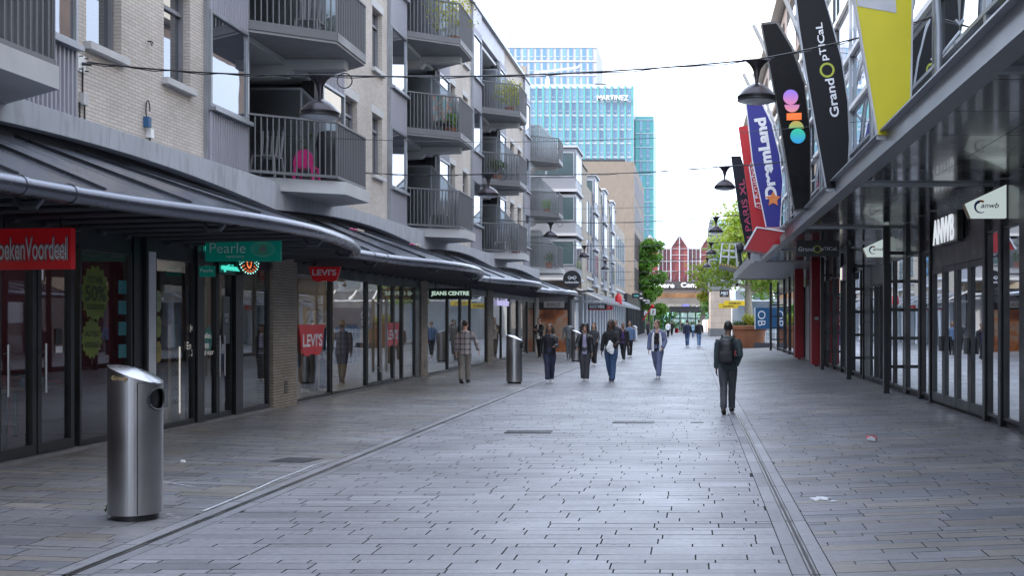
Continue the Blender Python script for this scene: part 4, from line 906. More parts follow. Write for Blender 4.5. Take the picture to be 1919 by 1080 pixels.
# ================================================================ GREY BAY WINDOW BUILDING (second on the left)
BX = -6.6
BB = thing('bay_window_building', 'grey and beige building with stacked box bay windows beyond the brick flats', 'building', (0,0,0))
M_bgrey = mat('bay_grey', (.21,.22,.25), .5, .1, .06, 1); M_bwhite = mat('bay_white_trim', (.42,.43,.46), .6, 0, .05, 1)
G_far = glass_mat('far_window_glass', (1,1,1), .08, .7, .02, inner=(.05,.08,.09), wob=.05)
MB().box(-18, BX-.02, 65.45, 110, 3.3, 10.2).build('wall', B_brick, BB)
MB().box(-18, BX-.3, 61.95, 110, 0, 3.29).build('ground_floor_wall', M_loggia, BB)
for k, (ya, yb) in enumerate(((62,65.5),(74,77),(82,85),(90,93))):
    x0, x1 = (-9.6 if k == 0 else -8), -6.45
    for fl in (4.0, 6.45, 8.9):
        top = fl+2.28 if fl < 8 else 11.3
        MB().box(x0, x1, ya, yb, fl+.12, top).build('bay_box', M_bgrey, BB)
        MB().box(x0-.02, x1+.10, ya-.1, yb+.1, fl-.03, fl+.115).build('bay_trim', M_bwhite, BB)
        for xa, xb in ((x0+.12, (x0+x1)/2-.1), ((x0+x1)/2+.02, x1-.12)):
            o = MB().box(xa, xb, ya-.03, ya-.004, fl+.85, fl+2.1).build('window', G_far, BB); f = MB()
            f.box(xa-.05, xb+.05, ya-.045, ya-.003, fl+.79, fl+.85); f.box(xa-.05, xb+.05, ya-.045, ya-.003, fl+2.1, fl+2.16); f.box(xa-.05, xa, ya-.045, ya-.003, fl+.85, fl+2.1); f.box(xb, xb+.05, ya-.045, ya-.003, fl+.85, fl+2.1); f.build('frame', M_galv, o)
        o = MB().box(x1+.003, x1+.02, ya+.25, yb-.25, fl+.7, fl+2.1).build('window', G_far, BB); f = MB()
        f.box(x1+.003, x1+.035, ya+.18, ya+.249, fl+.6, fl+2.15); f.box(x1+.003, x1+.035, yb-.249, yb-.18, fl+.6, fl+2.15); f.box(x1+.003, x1+.035, (ya+yb)/2-.04, (ya+yb)/2+.04, fl+.7, fl+2.1); f.build('frame', M_galv, o)
    MB().box(x0-.05, x1+.12, ya-.12, yb+.12, 11.31, 11.42).build('bay_roof', M_bwhite, BB)
for ya, yb in ((65.6,69.0),(77.1,79.5),(85.1,87.5),(93.1,95.5)): MB().box(BX-.3, BX+.12, ya, yb, 3.3, 10.9).box(BX-.35, BX+.2, ya-.05, yb+.05, 10.91, 11.02).build('brick_pier', B_brick, BB)
for ya, yb in ((69.1,73.9),(79.6,81.9),(87.6,89.9),(95.6,109)):
    n = max(1, int((yb-ya)/2.3)); d = (yb-ya)/n
    for i in range(n):
        for fl in (4.9, 7.3):
            o = MB().box(BX-.015, BX+.01, ya+i*d+.3, ya+i*d+d-.3, fl, fl+1.9).build('window', G_far, BB); f = MB()
            f.box(BX-.01, BX+.06, ya+i*d+.2, ya+i*d+.3, fl-.1, fl+2); f.box(BX-.01, BX+.06, ya+i*d+d-.3, ya+i*d+d-.2, fl-.1, fl+2); f.build('frame', M_bwhite, o)
    MB().box(BX-.02, BX+.1, ya, yb, 4.35, 4.5).box(BX-.02, BX+.1, ya, yb, 3.7, 3.8).build('trim_band', M_bwhite, BB)
for k in range(18):
    y = 66+2.45*k; MB().box(BX-.25, BX+.15, y, y+.75, .1, 3.28).build('white_pilaster', M_bwhite, BB)
    if k < 17:
        m_ = G_far if k not in (8, 9, 10) else mat('poster_ochre', (.45,.30,.14), .6)
        MB().box(BX-.2, BX-.1, y+.76, y+2.44, .1, 2.9).build('shop_window', m_, BB)
MB().box(BX-.25, BX+.15, 62.0, 63.6, .1, 3.25).build('white_pilaster', M_bwhite, BB)
cb = MB(); cb.box(-6.45, -4.96, 62.0, 62.12, 2.74, 2.84); cb.box(-5.05, -4.96, 62.13, 108, 2.74, 2.84); cb.build('canopy_edge', M_gsteel, BB)
cg = MB(); cg.quad((-4.98,62.1,2.86),(-4.98,108,2.86),(BX+.2,108,3.5),(BX+.2,62.1,3.5)); cg.build('canopy_glass', glass_mat('canopy_glass', (.6,.66,.68), .2, .8, .05), BB)
for i in range(16): MB().bar((-4.98,62.2+3.0*i,2.88),(BX+.2,62.2+3.0*i,3.52),.07,.09).build('canopy_rib', M_bwhite, BB)
t, W, H = board('shop_sign', 1102, 1137, 570, 580, 70, M_black, 'small black sign with boxed white lettering beside a red block')
text('lettering', 'BACK', T_white, (-W*.2,-.004,H*.5), UX, UZ, W*.36, H*.5, t, .003, .03); text('lettering', 'WERK', T_white, (W*.2,-.004,H*.5), UX, UZ, W*.42, H*.62, t, .003, .05)
b = MB(); e = .03; b.box(-W*.4,-W*.01,-.005,-.001,H*.16,H*.2); b.box(-W*.4,-W*.01,-.005,-.001,H*.8,H*.84); b.box(-W*.42,-W*.4,-.005,-.001,H*.16,H*.84); b.build('outline', T_white, t)
MB().box(-W/2,W/2,-.001,.05,-.05,-.002).build('red_edge', red, t)
t, W, H = board('shop_sign', 1134, 1148, 573, 581, 76, red, 'plain red block sign behind the boxed black sign')
text('lettering', 'H', T_white, (0,-.004,H*.5), UX, UZ, None, H*.5, t, .003)
b = thing('red_gas_bottle_sign', 'small upright red column on the glass canopy beyond the black sign', 'sign', pt(1159, 571, 80)); b_ = MB(); b_.lathe([(.22,0),(.25,.1),(.25,.55),(.12,.7),(.1,.8)], n=12); b_.build('bottle', red, b, True)
t = thing('window_lettering', 'tall pale lettering running up the ochre shop window', 'lettering', (BX-.05, 86.5, 1.6)); text('lettering', 'ONLY & SONS', T_white, (0,0,0), -UZ, UY, 2.3, .9, t, .01)
# ================================================================ TAN OFFICE BUILDING
TB = thing('tan_building', 'tan stone office block with dark ground floor beyond the bay windows', 'building', (0,0,0))
M_tan = streak('tan_stone', (.205,.165,.13), (.13,.11,.095), .45)
TX = -6.6; TZ = 19.8
wb = MB().box(-19, TX, 127, 127.3, 4.6, TZ); holes = []
rows = [(5.3,7.9),(8.9,11.9),(12.9,15.2),(16.2,18.6)]
for z0_, z1_ in rows: holes += [(2.0+1.9*i, 3.5+1.9*i, z0_-4.6, z1_-4.6) for i in range(13)]
wb.holed((TX+.001,127.01,4.6), UY, UZ, UX, 27, TZ-4.6, holes, .5); wb.build('wall', M_tan, TB)
for z0_, z1_ in rows:
    for i in range(13): 
        y = 129+1.9*i; o = MB().quad((TX-.3,y,z0_),(TX-.3,y+1.5,z0_),(TX-.3,y+1.5,z1_),(TX-.3,y,z1_)).build('window', G_far, TB); MB().box(TX-.32, TX+.05, y-.1, y+.05, z0_, z1_).box(TX-.3, TX-.2, y+.7, y+.78, z0_, z1_).build('frame', M_anth if z0_ < 9 else M_bwhite, o)
MB().box(-19, TX-.6, 127.31, 154, 4.6, TZ-.1).build('core', M_dark, TB)
MB().box(-18, TX-1, 127.5, 153, TZ-.09, TZ+.35).build('roof', M_anth, TB)
MB().box(-19, TX-.1, 127.1, 154, 0, 4.59).build('black_ground_floor', mat('dark_stone_base', (.03,.028,.032), .5), TB)
MB().box(TX-.1, TX+.3, 108.5, 154, 3.2, 4.4).box(TX-.3, TX+.1, 110.1, 126.9, 0, 3.19).build('dark_arcade', M_black, TB)
for i in range(12): MB().box(TX+.11, TX+.35, 111+3.3*i, 111.3+3.3*i, 0, 3.19).build('dark_pillar', M_anth, TB)
b = MB()
for y in (133, 141, 148): b.box(TX+.05, TX+.5, y, y+2.4, 4.85, 5.0)
b.build('flower_ledges', M_bwhite, TB)
for k, (xa, xb, ya, yb, Y, w1, w2, lb) in enumerate(((1184,1199,550,559,112,'','','nearest dark projecting sign with a teal dash'),(1196,1206,555,563,116,'','','middle dark projecting sign in the row'),(1203,1212,559,567,122,'','','third dark projecting sign in the row'),(1209,1217,562,569,128,'','','small pale projecting sign with a dark square'))):
    t, W, H = board('projecting_sign', xa, xb, ya, yb, Y, M_black if k < 3 else M_bwhite, lb, depth=.15, group='projecting signs in a row on the tan building')
    MB().box(-W*.25, W*.35, -.01, -.002, H*.35, H*.6).build('mark', [mat('mark_teal', (.1,.5,.45), .5), M_bwhite, M_bwhite, M_black][k], t)
# ================================================================ TOWERS
M_tw = mat('tower_white', (.47,.49,.54), .6, 0, .04, .3); M_teal = mat('tower_teal_fin', (.08,.31,.30), .4, 0, .05, .3)
G_tw = [glass_mat('tower_glass_%d' % i, (1,1,1), .06, .6, .03, inner=c) for i, c in enumerate(((.06,.16,.25),(.10,.23,.32),(.045,.11,.19)))]
def tower(name, label, x0, x1, Y, z1, pitch, fh, body, fins, depth=20, ww=.5, zmin=8):
    t = thing(name, label, 'tower', (0,0,0)); cnt = 0
    MB().box(x0, x1, Y, Y+depth, 0, z1).build('body', body, t); rr = random.Random(int(Y)+int(x0))
    n = int((x1-x0)/pitch); nz = int((z1-zmin)/fh); rest = [MB(), MB(), MB()]; off = (x1-x0-n*pitch)/2
    for j in range(nz):
        zt = z1-1.0-j*fh
        for i in range(n):
            xa = x0+off+i*pitch+pitch*(1-ww)/2; xb = xa+pitch*ww; k = rr.choice((0,1,1,2,0)); za = zt-fh*.80
            if (j > 3 and xb < x0+(x1-x0)*.1): continue
            if cnt < 96 and not (xb < -46): m_ = MB().box(xa, xb, Y-.12, Y-.02, za, zt).box(xa-.03, xb+.03, Y-.16, Y-.121, za+fh*.2, za+fh*.23, 1); m_.build('window', [G_tw[k], M_tw], t); cnt += 1
            else: rest[k].box(xa, xb, Y-.12, Y-.02, za, zt)
    for k in range(3):
        if rest[k].v: q = rest[k].build('windows', G_tw[k], t); q['kind'] = 'stuff'
    if fins:
        f = MB(); 
        for i in range(n+1): xa = x0+off+i*pitch-pitch*.12; f.box(xa, xa+pitch*.24, Y-.35, Y-.01, 0, z1-.4)
        f.build('fins', M_teal, t)
    g = MB()
    for j in range(nz+1): g.box(x0, x1, Y-.2, Y-.005, z1-.9-j*fh, z1-.75-j*fh)
    g.build('floor_bands', M_tw, t)
    return t
tm = tower('office_tower', 'white and teal striped tower with white rooftop lettering', -44, -13.5, 258, 56.2, 1.575, 3.2, M_tw, True)
text('lettering', 'MARTINEZ', mat('lettering_bright', (.8,.8,.82), .5, 0, 0), (-18.2,257.2,53.0), UX, UZ, 7.2, 1.2, tm, .2, .02)
MB().box(-22.5,-20.0, 260, 263, 56.21, 56.9).build('roof_unit', M_anth, tm)
tower('slim_tower', 'slimmer teal striped tower right of the lettered tower', -13.3, -9.0, 262, 49.6, 1.575, 3.2, M_teal, False, ww=.42)
tw = tower('white_tower', 'taller pale tower with blue windows behind the lettered tower', -50, -24.7, 290, 73.4, 1.70, 3.65, mat('tower_pale_grey', (.36,.36,.40), .6, 0, .05, .4), False, zmin=50)
def crane(x, y, z, L, label):
    t = thing('maintenance_crane', label, 'crane', (x, y, z), group='window cleaning cranes on tower roofs'); MB().box(-.5,.5,0,1,0,1.6).box(-.25,.25,.2,.7,1.6,3.0).build('base', M_tw, t)
    b = MB(); b.bar((-2.2,.5,3.1),(L,.5,4.3),.5,.5); b.bar((L,.5,4.3),(L+.5,.5,4.9),.4,.4); b.box(-3,-1.8,0,1,2.0,3.3); b.build('jib', M_tw, t)
crane(-45.5, 291, 73.4, 10.5, 'pale roof crane on top of the taller tower'); crane(-33.5, 259, 56.2, 7, 'pale roof crane on the lettered tower')
# ================================================================ STATION
ST = thing('station_building', 'station with red glazed gables over a dark passage at the end of the street', 'building', (0,0,0)); Y = 178
M_red_in = mat('station_red_panel', (.21,.05,.05), .6, 0, .25, .4); M_redd = mat('station_wine_panel', (.12,.045,.055), .6, 0, .25, .5)
gs = MB(); xs = [-17, -12.7, -8, -3.3, 1.4, 6.1, 10.8]
def gable(xc, hw, z0, z1, y, m, nm): MB().prism([(xc-hw,y,8),(xc+hw,y,8),(xc+hw,y,z0),(xc,y,z1),(xc-hw,y,z0)], (0,.3,0)).build(nm, m, ST)
MB().box(-20, 14, Y+.6, Y+12, 8, 13.2).build('hall', M_redd, ST)
for k, xc in enumerate((-11.4,-6.7,-2.0,2.7,7.4)):
    gable(xc, 1.35, 13.2, 15.3, Y, M_red_in, 'red_gable')
    b = MB()
    for q in ((-1.35,-1.35),(1.35,1.35),(0,0)): b.bar((xc+q[0],Y-.1,8),(xc+q[0],Y-.1,13.25 if q[0] else 15.2),.16)
    b.bar((xc-1.45,Y-.1,13.2),(xc,Y-.1,15.4),.15); b.bar((xc+1.45,Y-.1,13.2),(xc,Y-.1,15.4),.15)
    for z in (9.6,11.2,12.2,13.2): b.bar((xc-1.35,Y-.1,z),(xc+1.35,Y-.1,z),.07)
    b.build('gable_frame', mat('station_frame', (.42,.42,.44), .5), ST)
    b = MB().box(xc+1.45, xc+3.25, Y+.2, Y+.5, 8, 13.2); b.build('glazed_bay', mat('station_rose_glass', (.12,.04,.05), .25, 0, .35, .5), ST)
    b = MB()
    for q in (1.45,2.05,2.65,3.25): b.bar((xc+q,Y,8),(xc+q,Y,13.2),.07)
    for z in (8.1,9.6,11.2,13.2): b.bar((xc+1.35,Y,z),(xc+3.35,Y,z),.08)
    b.build('bay_frame', mat('station_frame', (.42,.42,.44)), ST)
    b = MB()
    for q in (-1.0,-.3,.5,1.1,1.8,2.6): b.bar((xc+q,Y-.05,8.1),(xc+q+.5,Y-.05,9.4),.22)
    b.build('cross_bracing', M_redd, ST)
MB().box(-20, 14, Y-.6, Y+2, 6.85, 7.98).build('sign_band', mat('station_sign_band', (.05,.045,.045), .5), ST)
MB().box(-20, 14, Y-.4, Y+2, 6.15, 6.84).build('brown_band', mat('station_brown', (.11,.09,.08), .7, 0, .2, .6), ST)
MB().box(-20, 14, Y-.5, Y+2, 5.35, 6.14).build('ochre_band', mat('station_ochre', (.17,.085,.035), .6, 0, .45, .7), ST)
MB().box(-20, 14, Y-.7, Y+2, 4.3, 5.34).build('concrete_band', mat('station_concrete', (.13,.115,.10), .8, 0, .15, .6), ST)
b = MB(); [b.box(-19.9+1.15*i, -18.85+1.15*i, Y-.85, Y-.71, 4.0, 4.42) for i in range(29)]; b.build('lintel_blocks', mat('lintel_block', (.2,.18,.165), .8), ST)
MB().box(-20, 14, Y-.7, Y+10, 3.15, 3.98).build('dark_soffit', M_black, ST)
MB().box(-1.55,-.45, Y-.95, Y-.86, 4.0, 4.35).build('blue_plate', mat('plate_blue', (.15,.14,.38), .5), ST)
text('lettering', 'Almere', mat('station_lettering', (.85,.86,.9), .4, 0, 0, emit=.25), (-4.9, Y-.65, 7.35), UX, UZ, 4.2, .78, ST, .08, .02)
text('lettering', 'Centrum', mat('station_lettering', (.85,.86,.9)), (.55, Y-.65, 7.4), UX, UZ, 4.6, .78, ST, .08, .02)
MB().box(-20, 14, Y+9.9, Y+10, 0, 3.14).build('rear_glazing', glass_mat('passage_glass', (.55,.72,.62), .1, .6, .02), ST)
b = MB(); gm_ = mat('door_green', (.02,.09,.08), .5)
for i in range(26): b.box(-19+1.3*i, -18.86+1.3*i, Y+2, Y+2.15, 0, 3.15)
b.box(-20, 14, Y+1.98, Y+2.1, 2.05, 2.22); b.build('door_frames', gm_, ST)
for xx in (-12, 1.4): MB().box(xx, xx+.7, Y, Y+.9, 0, 3.14).build('pillar', mat('pillar_brown', (.12,.09,.08), .7), ST)
# park behind the passage
# ================================================================ RIGHT FAR SIDE
LT = thing('louvred_tower', 'grey slatted tower block with blue letters on a pale stone base', 'building', (0,0,0))
bx0, bx1, by = 1.95, 4.05, 118
MB().box(bx0, bx1+3, by, by+16, .9, 5.0).build('stone_base', brick_mat('stone_block', (.30,.265,.245), (.27,.24,.22), (.18,.16,.15), 1.4, .75, .8, .02), LT)
MB().box(bx0-.05, bx1+.02, by-.05, by+16, 0, .89).build('plinth', mat('plinth_blue_grey', (.07,.08,.10), .6), LT)
b = MB()
for i in range(17): b.prism([(bx0-.12,by-.12,5.0+.44*i),(bx1+1,by-.12,5.0+.44*i),(bx1+1,by+16,5.0+.44*i),(bx0-.12,by+16,5.0+.44*i)],(0,0,.36))
b.build('slats', mat('slat_grey', (.13,.145,.17), .5, .2, .08, 1), LT); MB().box(bx0+.05, bx1+.9, by+.05, by+15.8, 5.01, 12.4).build('core', M_dark, LT)
MB().quad((bx0+.6,by-.13,12.45),(bx1,by-.13,12.45),(bx1,by-.13,11.0),(bx0+.4,by-.13,12.0)).build('top_sheet', mat('sheet_blue', (.25,.32,.42), .3), LT)
for k, (s_, z) in enumerate((('K', 6.9),('K', 8.1))): text('lettering', s_, mat('letter_blue', (.08,.25,.50), .5), (2.9, by-.16, z), UX, UZ, .85, .62, LT, .04, .02)
WB = thing('white_shop_building', 'white panelled shop building with sloping glass awning behind the planter', 'building', (0,0,0))
MB().box(4.1, 20, 100, 117.9, 0, 8.2).build('wall', mat('white_panel_wall', (.33,.35,.37), .6, 0, .06, .7), WB)
for k in range(4): MB().box(4.09-.12, 4.099, 100.5+4.2*k, 103.6+4.2*k, 5.2, 6.6).build('window', G_far, WB)
for k in range(8):
    o = MB().box(5.0+1.9*k, 6.4+1.9*k, 99.9, 99.99, 4.6, 6.1).build('window', G_far, WB); MB().box(4.9+1.9*k, 6.5+1.9*k, 99.86, 99.899, 6.1, 6.25).build('frame', M_white, o)
    MB().box(5.0+1.9*k, 6.4+1.9*k, 99.9, 99.99, .5, 3.2).build('shop_window', mat('shutter_blue_grey', (.28,.32,.36), .5), WB)
b = MB(); b.quad((3.4,98,3.55),(20,98,3.55),(20,100,4.4),(3.4,100,4.4)); b.build('awning_glass', glass_mat('awning_glass', (.6,.68,.75), .25, .8, .05), WB)
b = MB(); b.box(3.3,20,97.9,98.0,3.42,3.55); [b.bar((3.4+1.9*i,97.95,3.6),(3.4+1.9*i,100,4.45),.09) for i in range(9)]; b.build('awning_ribs', M_white, WB)
M_yel = mat('sign_yellow', (.72,.48,.01), .5, 0, .03, 2); ink = mat('ink_blue_black', (.02,.02,.05), .5)
for k, (xa, xb, ya, yb, Y_) in enumerate(((1357,1396,564,573,90),(1347,1383,569,578,96))):
    t, W, H = board('shop_sign', xa, xb, ya, yb, Y_, M_yel, ['nearer yellow hanging sign reading ZEEMAN','farther yellow hanging sign reading ZEEMAN, lower and left'][k], group='yellow hanging signs')
    text('lettering', 'ZEEMAN', ink, (0,-.006,H*.48), UX, UZ, W*.58, H*.5, t, .003, .02)
t, W, H = board('shop_sign', 1349, 1366, 544, 557, 92, M_black, 'square dark sign with looping white letters above the yellow signs'); text('lettering', 'M&S', T_white, (0,-.006,H*.56), UX, UZ, W*.78, H*.5, t, .003, .01, shear=.2); text('lettering', 'mode', T_white, (0,-.006,H*.17), UX, UZ, W*.4, H*.12, t, .003)
# ---------------------------------------------------------------- trees
M_bark = mat('bark', (.11,.095,.075), .9, 0, .25, 8, bump=.4)
M_bark2 = mat('plane_bark', (.30,.26,.19), .85, 0, .3, 6)
def leaf(name, c):
    m = bpy.data.materials.new(name); m.use_nodes = True; n = m.node_tree; b = n.nodes['Principled BSDF']; at = n.nodes.new('ShaderNodeAttribute'); at.attribute_name = 'tint'
    v = n.nodes.new('ShaderNodeVectorMath'); v.operation = 'MULTIPLY'; v.inputs[1].default_value = c; n.links.new(at.outputs['Color'], v.inputs[0]); n.links.new(v.outputs[0], b.inputs['Base Color']); b.inputs['Roughness'].default_value = .55
    tr = n.nodes.new('ShaderNodeBsdfTranslucent'); v2 = n.nodes.new('ShaderNodeVectorMath'); v2.operation = 'MULTIPLY'; v2.inputs[1].default_value = (c[0]*1.8, c[1]*1.9, c[2]*.9); n.links.new(at.outputs['Color'], v2.inputs[0]); n.links.new(v2.outputs[0], tr.inputs[0])
    mx = n.nodes.new('ShaderNodeMixShader'); mx.inputs[0].default_value = .42; n.links.new(b.outputs[0], mx.inputs[1]); n.links.new(tr.outputs[0], mx.inputs[2]); n.links.new(mx.outputs[0], n.nodes['Material Output'].inputs[0]); return m
L_green = leaf('leaf_green', (.10,.21,.035)); L_lime = leaf('leaf_lime', (.16,.22,.04)); L_dark = leaf('leaf_dark', (.04,.08,.02)); L_yel = leaf('leaf_golden', (.24,.25,.03))
def foliage(name, blobs, n, size, m, par=None, seed=0, org=(0,0,0)):
    r_ = random.Random(seed); b = MB(); tt = []
    tot = sum(q[1]**2 for q in blobs)
    for c, r, sq in blobs:
        for _ in range(int(n*r*r/tot)):
            d = Vector((r_.gauss(0,1), r_.gauss(0,1), r_.gauss(0,1))).normalized(); k = r*(r_.random()**.4); lump = 1+.25*noise.noise(d*2.3+Vector(c)*.7)
            p = Vector(c)+Vector((d.x*k*lump, d.y*k*lump, d.z*k*sq*lump)); s = size*r_.uniform(.6,1.3)
            if noise.noise(p*(1.1/max(r,.3))+Vector((seed,0,0))) < -.28: continue
            nrm = (d+Vector((r_.gauss(0,.7), r_.gauss(0,.7), r_.gauss(0,.7)+.3))).normalized(); u = nrm.orthogonal().normalized(); v = nrm.cross(u); a = r_.random()*6.28; u, v = u*math.cos(a)+v*math.sin(a), v*math.cos(a)-u*math.sin(a)
            b.add([p-u*s*.5, p+v*s*.32+nrm*s*.06, p+u*s*.5, p-v*s*.32+nrm*s*.06], [(0,1,2,3)])
            k2 = r_.uniform(.7,1.3); tt.append((k2*r_.uniform(.85,1.25), k2, k2*.9))
    o = b.build(name, m, par); ca = o.data.color_attributes.new('tint', 'FLOAT_COLOR', 'CORNER'); ca.data.foreach_set('color', [q for c in tt for _ in range(4) for q in (*c, 1.0)]); return o
def tree(label, base, h, r, clear, n, size, m, bark=M_bark, seed=1, tr=.16, stretch=1.0, group=None):
    t = thing('tree', label, 'tree', base, group=group); r_ = random.Random(seed); b = MB()
    top = h-r*.7*stretch; b.tube([(0,0,-.1),(.05,0,clear*.5),(.0,.08,clear),(0,0,top)], [tr*1.25,tr,tr*.8,tr*.3], 9); blobs = [((0,0,top), r*.55, 1.0)]
    nb = 11
    for i in range(nb):
        a = i*2.4+r_.random(); z = clear+(top-clear)*(i/nb); L = r*r_.uniform(.55,.95)*(1-.35*(i/nb)); e = (math.cos(a)*L, math.sin(a)*L, z+r*.35)
        b.tube([(0,0,z-.1),(e[0]*.5,e[1]*.5,z+r*.12),e], [tr*.45,tr*.28,tr*.1], 6); blobs.append((e, r*r_.uniform(.36,.55), .85))
        blobs.append(((e[0]*.5, e[1]*.5, z+r*.3), r*.42, .9))
    b.build('trunk', bark, t, True); foliage('crown', blobs, n, size, m, t, seed); return t
tree('tall dense green tree at the corner of the tan building', (-5.4,140,0), 12.8, 2.1, 2.5, 8000, .42, L_green, seed=3, stretch=1.2)
tree('pale green plane tree behind the vertical banners', (4.0,80,.1), 11.0, 3.4, 3.6, 13000, .28, L_lime, M_bark2, seed=5, tr=.30)
tree('sunlit lime tree between the station and the slatted tower', (2.3,142,.1), 10.4, 1.9, 3.6, 4500, .34, L_yel, seed=8, tr=.1, stretch=1.3)
tree('bushy tree behind the plane tree on the right', (7.5,92,.1), 10, 3.4, 3.0, 5000, .34, L_green, seed=11)
tree('small young tree in front of the station entrance', (2.3,152,0), 5.6, 1.3, 2.6, 1500, .28, L_green, seed=9, tr=.05)
tree('small dark tree before the station on the left', (-7.6,160,0), 7.5, 2.4, 1.5, 2500, .34, L_green, seed=10)
for k, xx in enumerate((-14,-7,-1,5,11)): tree(['leftmost','second','middle','fourth','rightmost'][k]+' of the bright trees seen through the station passage', (xx,205,0), 8, 3.6, .6, 2600, .5, L_lime, seed=20+k, group='trees seen through the station passage')
struct(foliage('park_hedge', [((x*1.7-22, 215, .8), 1.9, .9) for x in range(26)], 7000, .5, L_green, seed=31), 'stuff')
# ================================================================ LITTER BINS
def bin_(px, py, label):
    c = ground(px, py); t = thing('litter_bin', label, 'litter bin', c, group='tall steel litter bins'); r = .215; n = 64; H0, H1 = 1.31, 1.15
    # sloping cylinder shell, opening on the right side
    b = MB(); nz = 30; dome = []
    def zt(a): return H0-(H0-H1)*(math.cos(a)*.5+.5)**1.15
    def op(a, z): 
        a = (a+math.pi) % (2*math.pi)-math.pi; return ((a-R(-10))/R(27))**2+((z-1.02)/.088)**2 < 1
    for i in range(nz):
        for j in range(n):
            a0, a1 = 2*math.pi*j/n, 2*math.pi*(j+1)/n; am = (a0+a1)/2; z0_, z1_ = .05+(1-.05)*i/nz, .05+(1-.05)*(i+1)/nz
            P = lambda a, k: (r*math.cos(a), r*math.sin(a), .05+(zt(a)-.05)*k/nz)
            zm = .05+(zt(am)-.05)*(i+.5)/nz
            if op(am, zm): continue
            b.quad(P(a0,i), P(a1,i), P(a1,i+1), P(a0,i+1))
    b.build('shell', M_steel, t, True)
    b = MB(); k = 8
    def L(a, q): rr = r*(1-q*q*.0)*(1-.9999*q); return (rr*math.cos(a), rr*math.sin(a), zt(a)*(1-q)+((H0+H1)/2+.035)*q+.02*math.sin(math.pi*q*.5))
    for i in range(k):
        for j in range(n):
            a0, a1 = 2*math.pi*j/n, 2*math.pi*(j+1)/n; b.quad(L(a0,i/k), L(a1,i/k), L(a1,(i+1)/k), L(a0,(i+1)/k))
    b.build('lid', mat('lid_steel', (.42,.42,.44), .25, 1., .2, 6), t, True)
    b = MB(); b.lathe([(r-.03,-.01),(r-.03,.055)], n=32); b.build('base', M_black, t, True)
    b = MB(); b.lathe([(r-.025,.5),(r-.025,1.1)], n=32); b.build('inner_liner', M_black, t, True)
    b = MB(); b.tube([((r+.004)*math.cos(R(-10)+R(28)*math.cos(q*math.pi/12)), (r+.004)*math.sin(R(-10)+R(28)*math.cos(q*math.pi/12)), 1.02+.093*math.sin(q*math.pi/12)) for q in range(25)], .009, 6); b.build('opening_rim', M_anth, t, True)
    b = MB()
    for a in (-60,): 
        x, y = (r+.001)*math.cos(R(a)), (r+.001)*math.sin(R(a)); b.box(x-.003, x+.003, y-.001, y+.01, .06, 1.16)
    b.tube([((r+.001)*math.cos(R(-60+4.2*q)), (r+.001)*math.sin(R(-60+4.2*q)), 1.16) for q in range(20)], .003, 5); b.build('door_seam', M_black, t); return t
t = bin_(254, 972, 'nearest brushed steel litter bin, with a gold sticker and a weed at its foot')
tx = text('sticker', 'Group', mat('gold_sticker', (.30,.22,.10), .6, 0, .4, 30), (-.027, -.214, 1.20), Vector((.99,-.12,-.03)), UZ, .14, .05, t, .004, .05)
bin_(964, 719, 'second steel litter bin, standing beside the man in the checked shirt')
bin_(1080, 678, 'third steel litter bin, half hidden behind the woman with curly hair')
bin_(1190, 640, 'fourth steel litter bin, far away beside the tan building'); bin_(1283-60, 626, 'farthest steel litter bin before the station') if 0 else None
c = ground(208, 966); t = thing('weed', 'little green weed growing at the left foot of the nearest bin', 'weed', c)
foliage('leaves', [((0,0,.06),.045,1.5),((.02,0,.11),.03,1.3)], 120, .035, L_dark, t, 4)
# ================================================================ PENDANT LAMPS AND CABLES
M_lamp = mat('lamp_aubergine_metal', (.045,.038,.045), .25, .7, .1, 3); M_lens = mat('lamp_lens', (.35,.36,.38), .2)
LAMPY = [14.9, 27.5, 40, 53, 67, 82, 98, 115]
nmL = ['first','second','third','fourth','fifth','sixth','seventh','eighth']
def lamp(x, y, z, side, k):
    t = thing('street_lamp', f'{nmL[k]} dark bell lamp of the {side} row, counted from the camera', 'lamp', (x, y, z), group='bell lamps hanging over the street')
    b = MB(); b.lathe([(.005,.21),(.05,.205),(.12,.17),(.19,.115),(.235,.06),(.25,.03)], n=28); b.build('shade', M_lamp, t, True)
    b = MB(); b.lathe([(.258,-.0),(.262,.028),(.25,.031)], n=28); b.lathe([(.24,-.035),(.258,-.03),(.258,-.006),(.25,-.003)], n=28); b.build('rim', M_black, t, True)
    b = MB(); b.lathe([(.01,-.07),(.14,-.062),(.235,-.038)], n=24); b.build('lens', M_lens, t, True)
    b = MB(); b.lathe([(.02,.2),(.024,.27),(.04,.33),(.045,.36),(.06,.40),(.10,.46),(.16,.505)], n=18, sy=.5); b.box(-.19,.19,-.03,.03,.505,.52); b.build('stem', M_lamp, t, True)
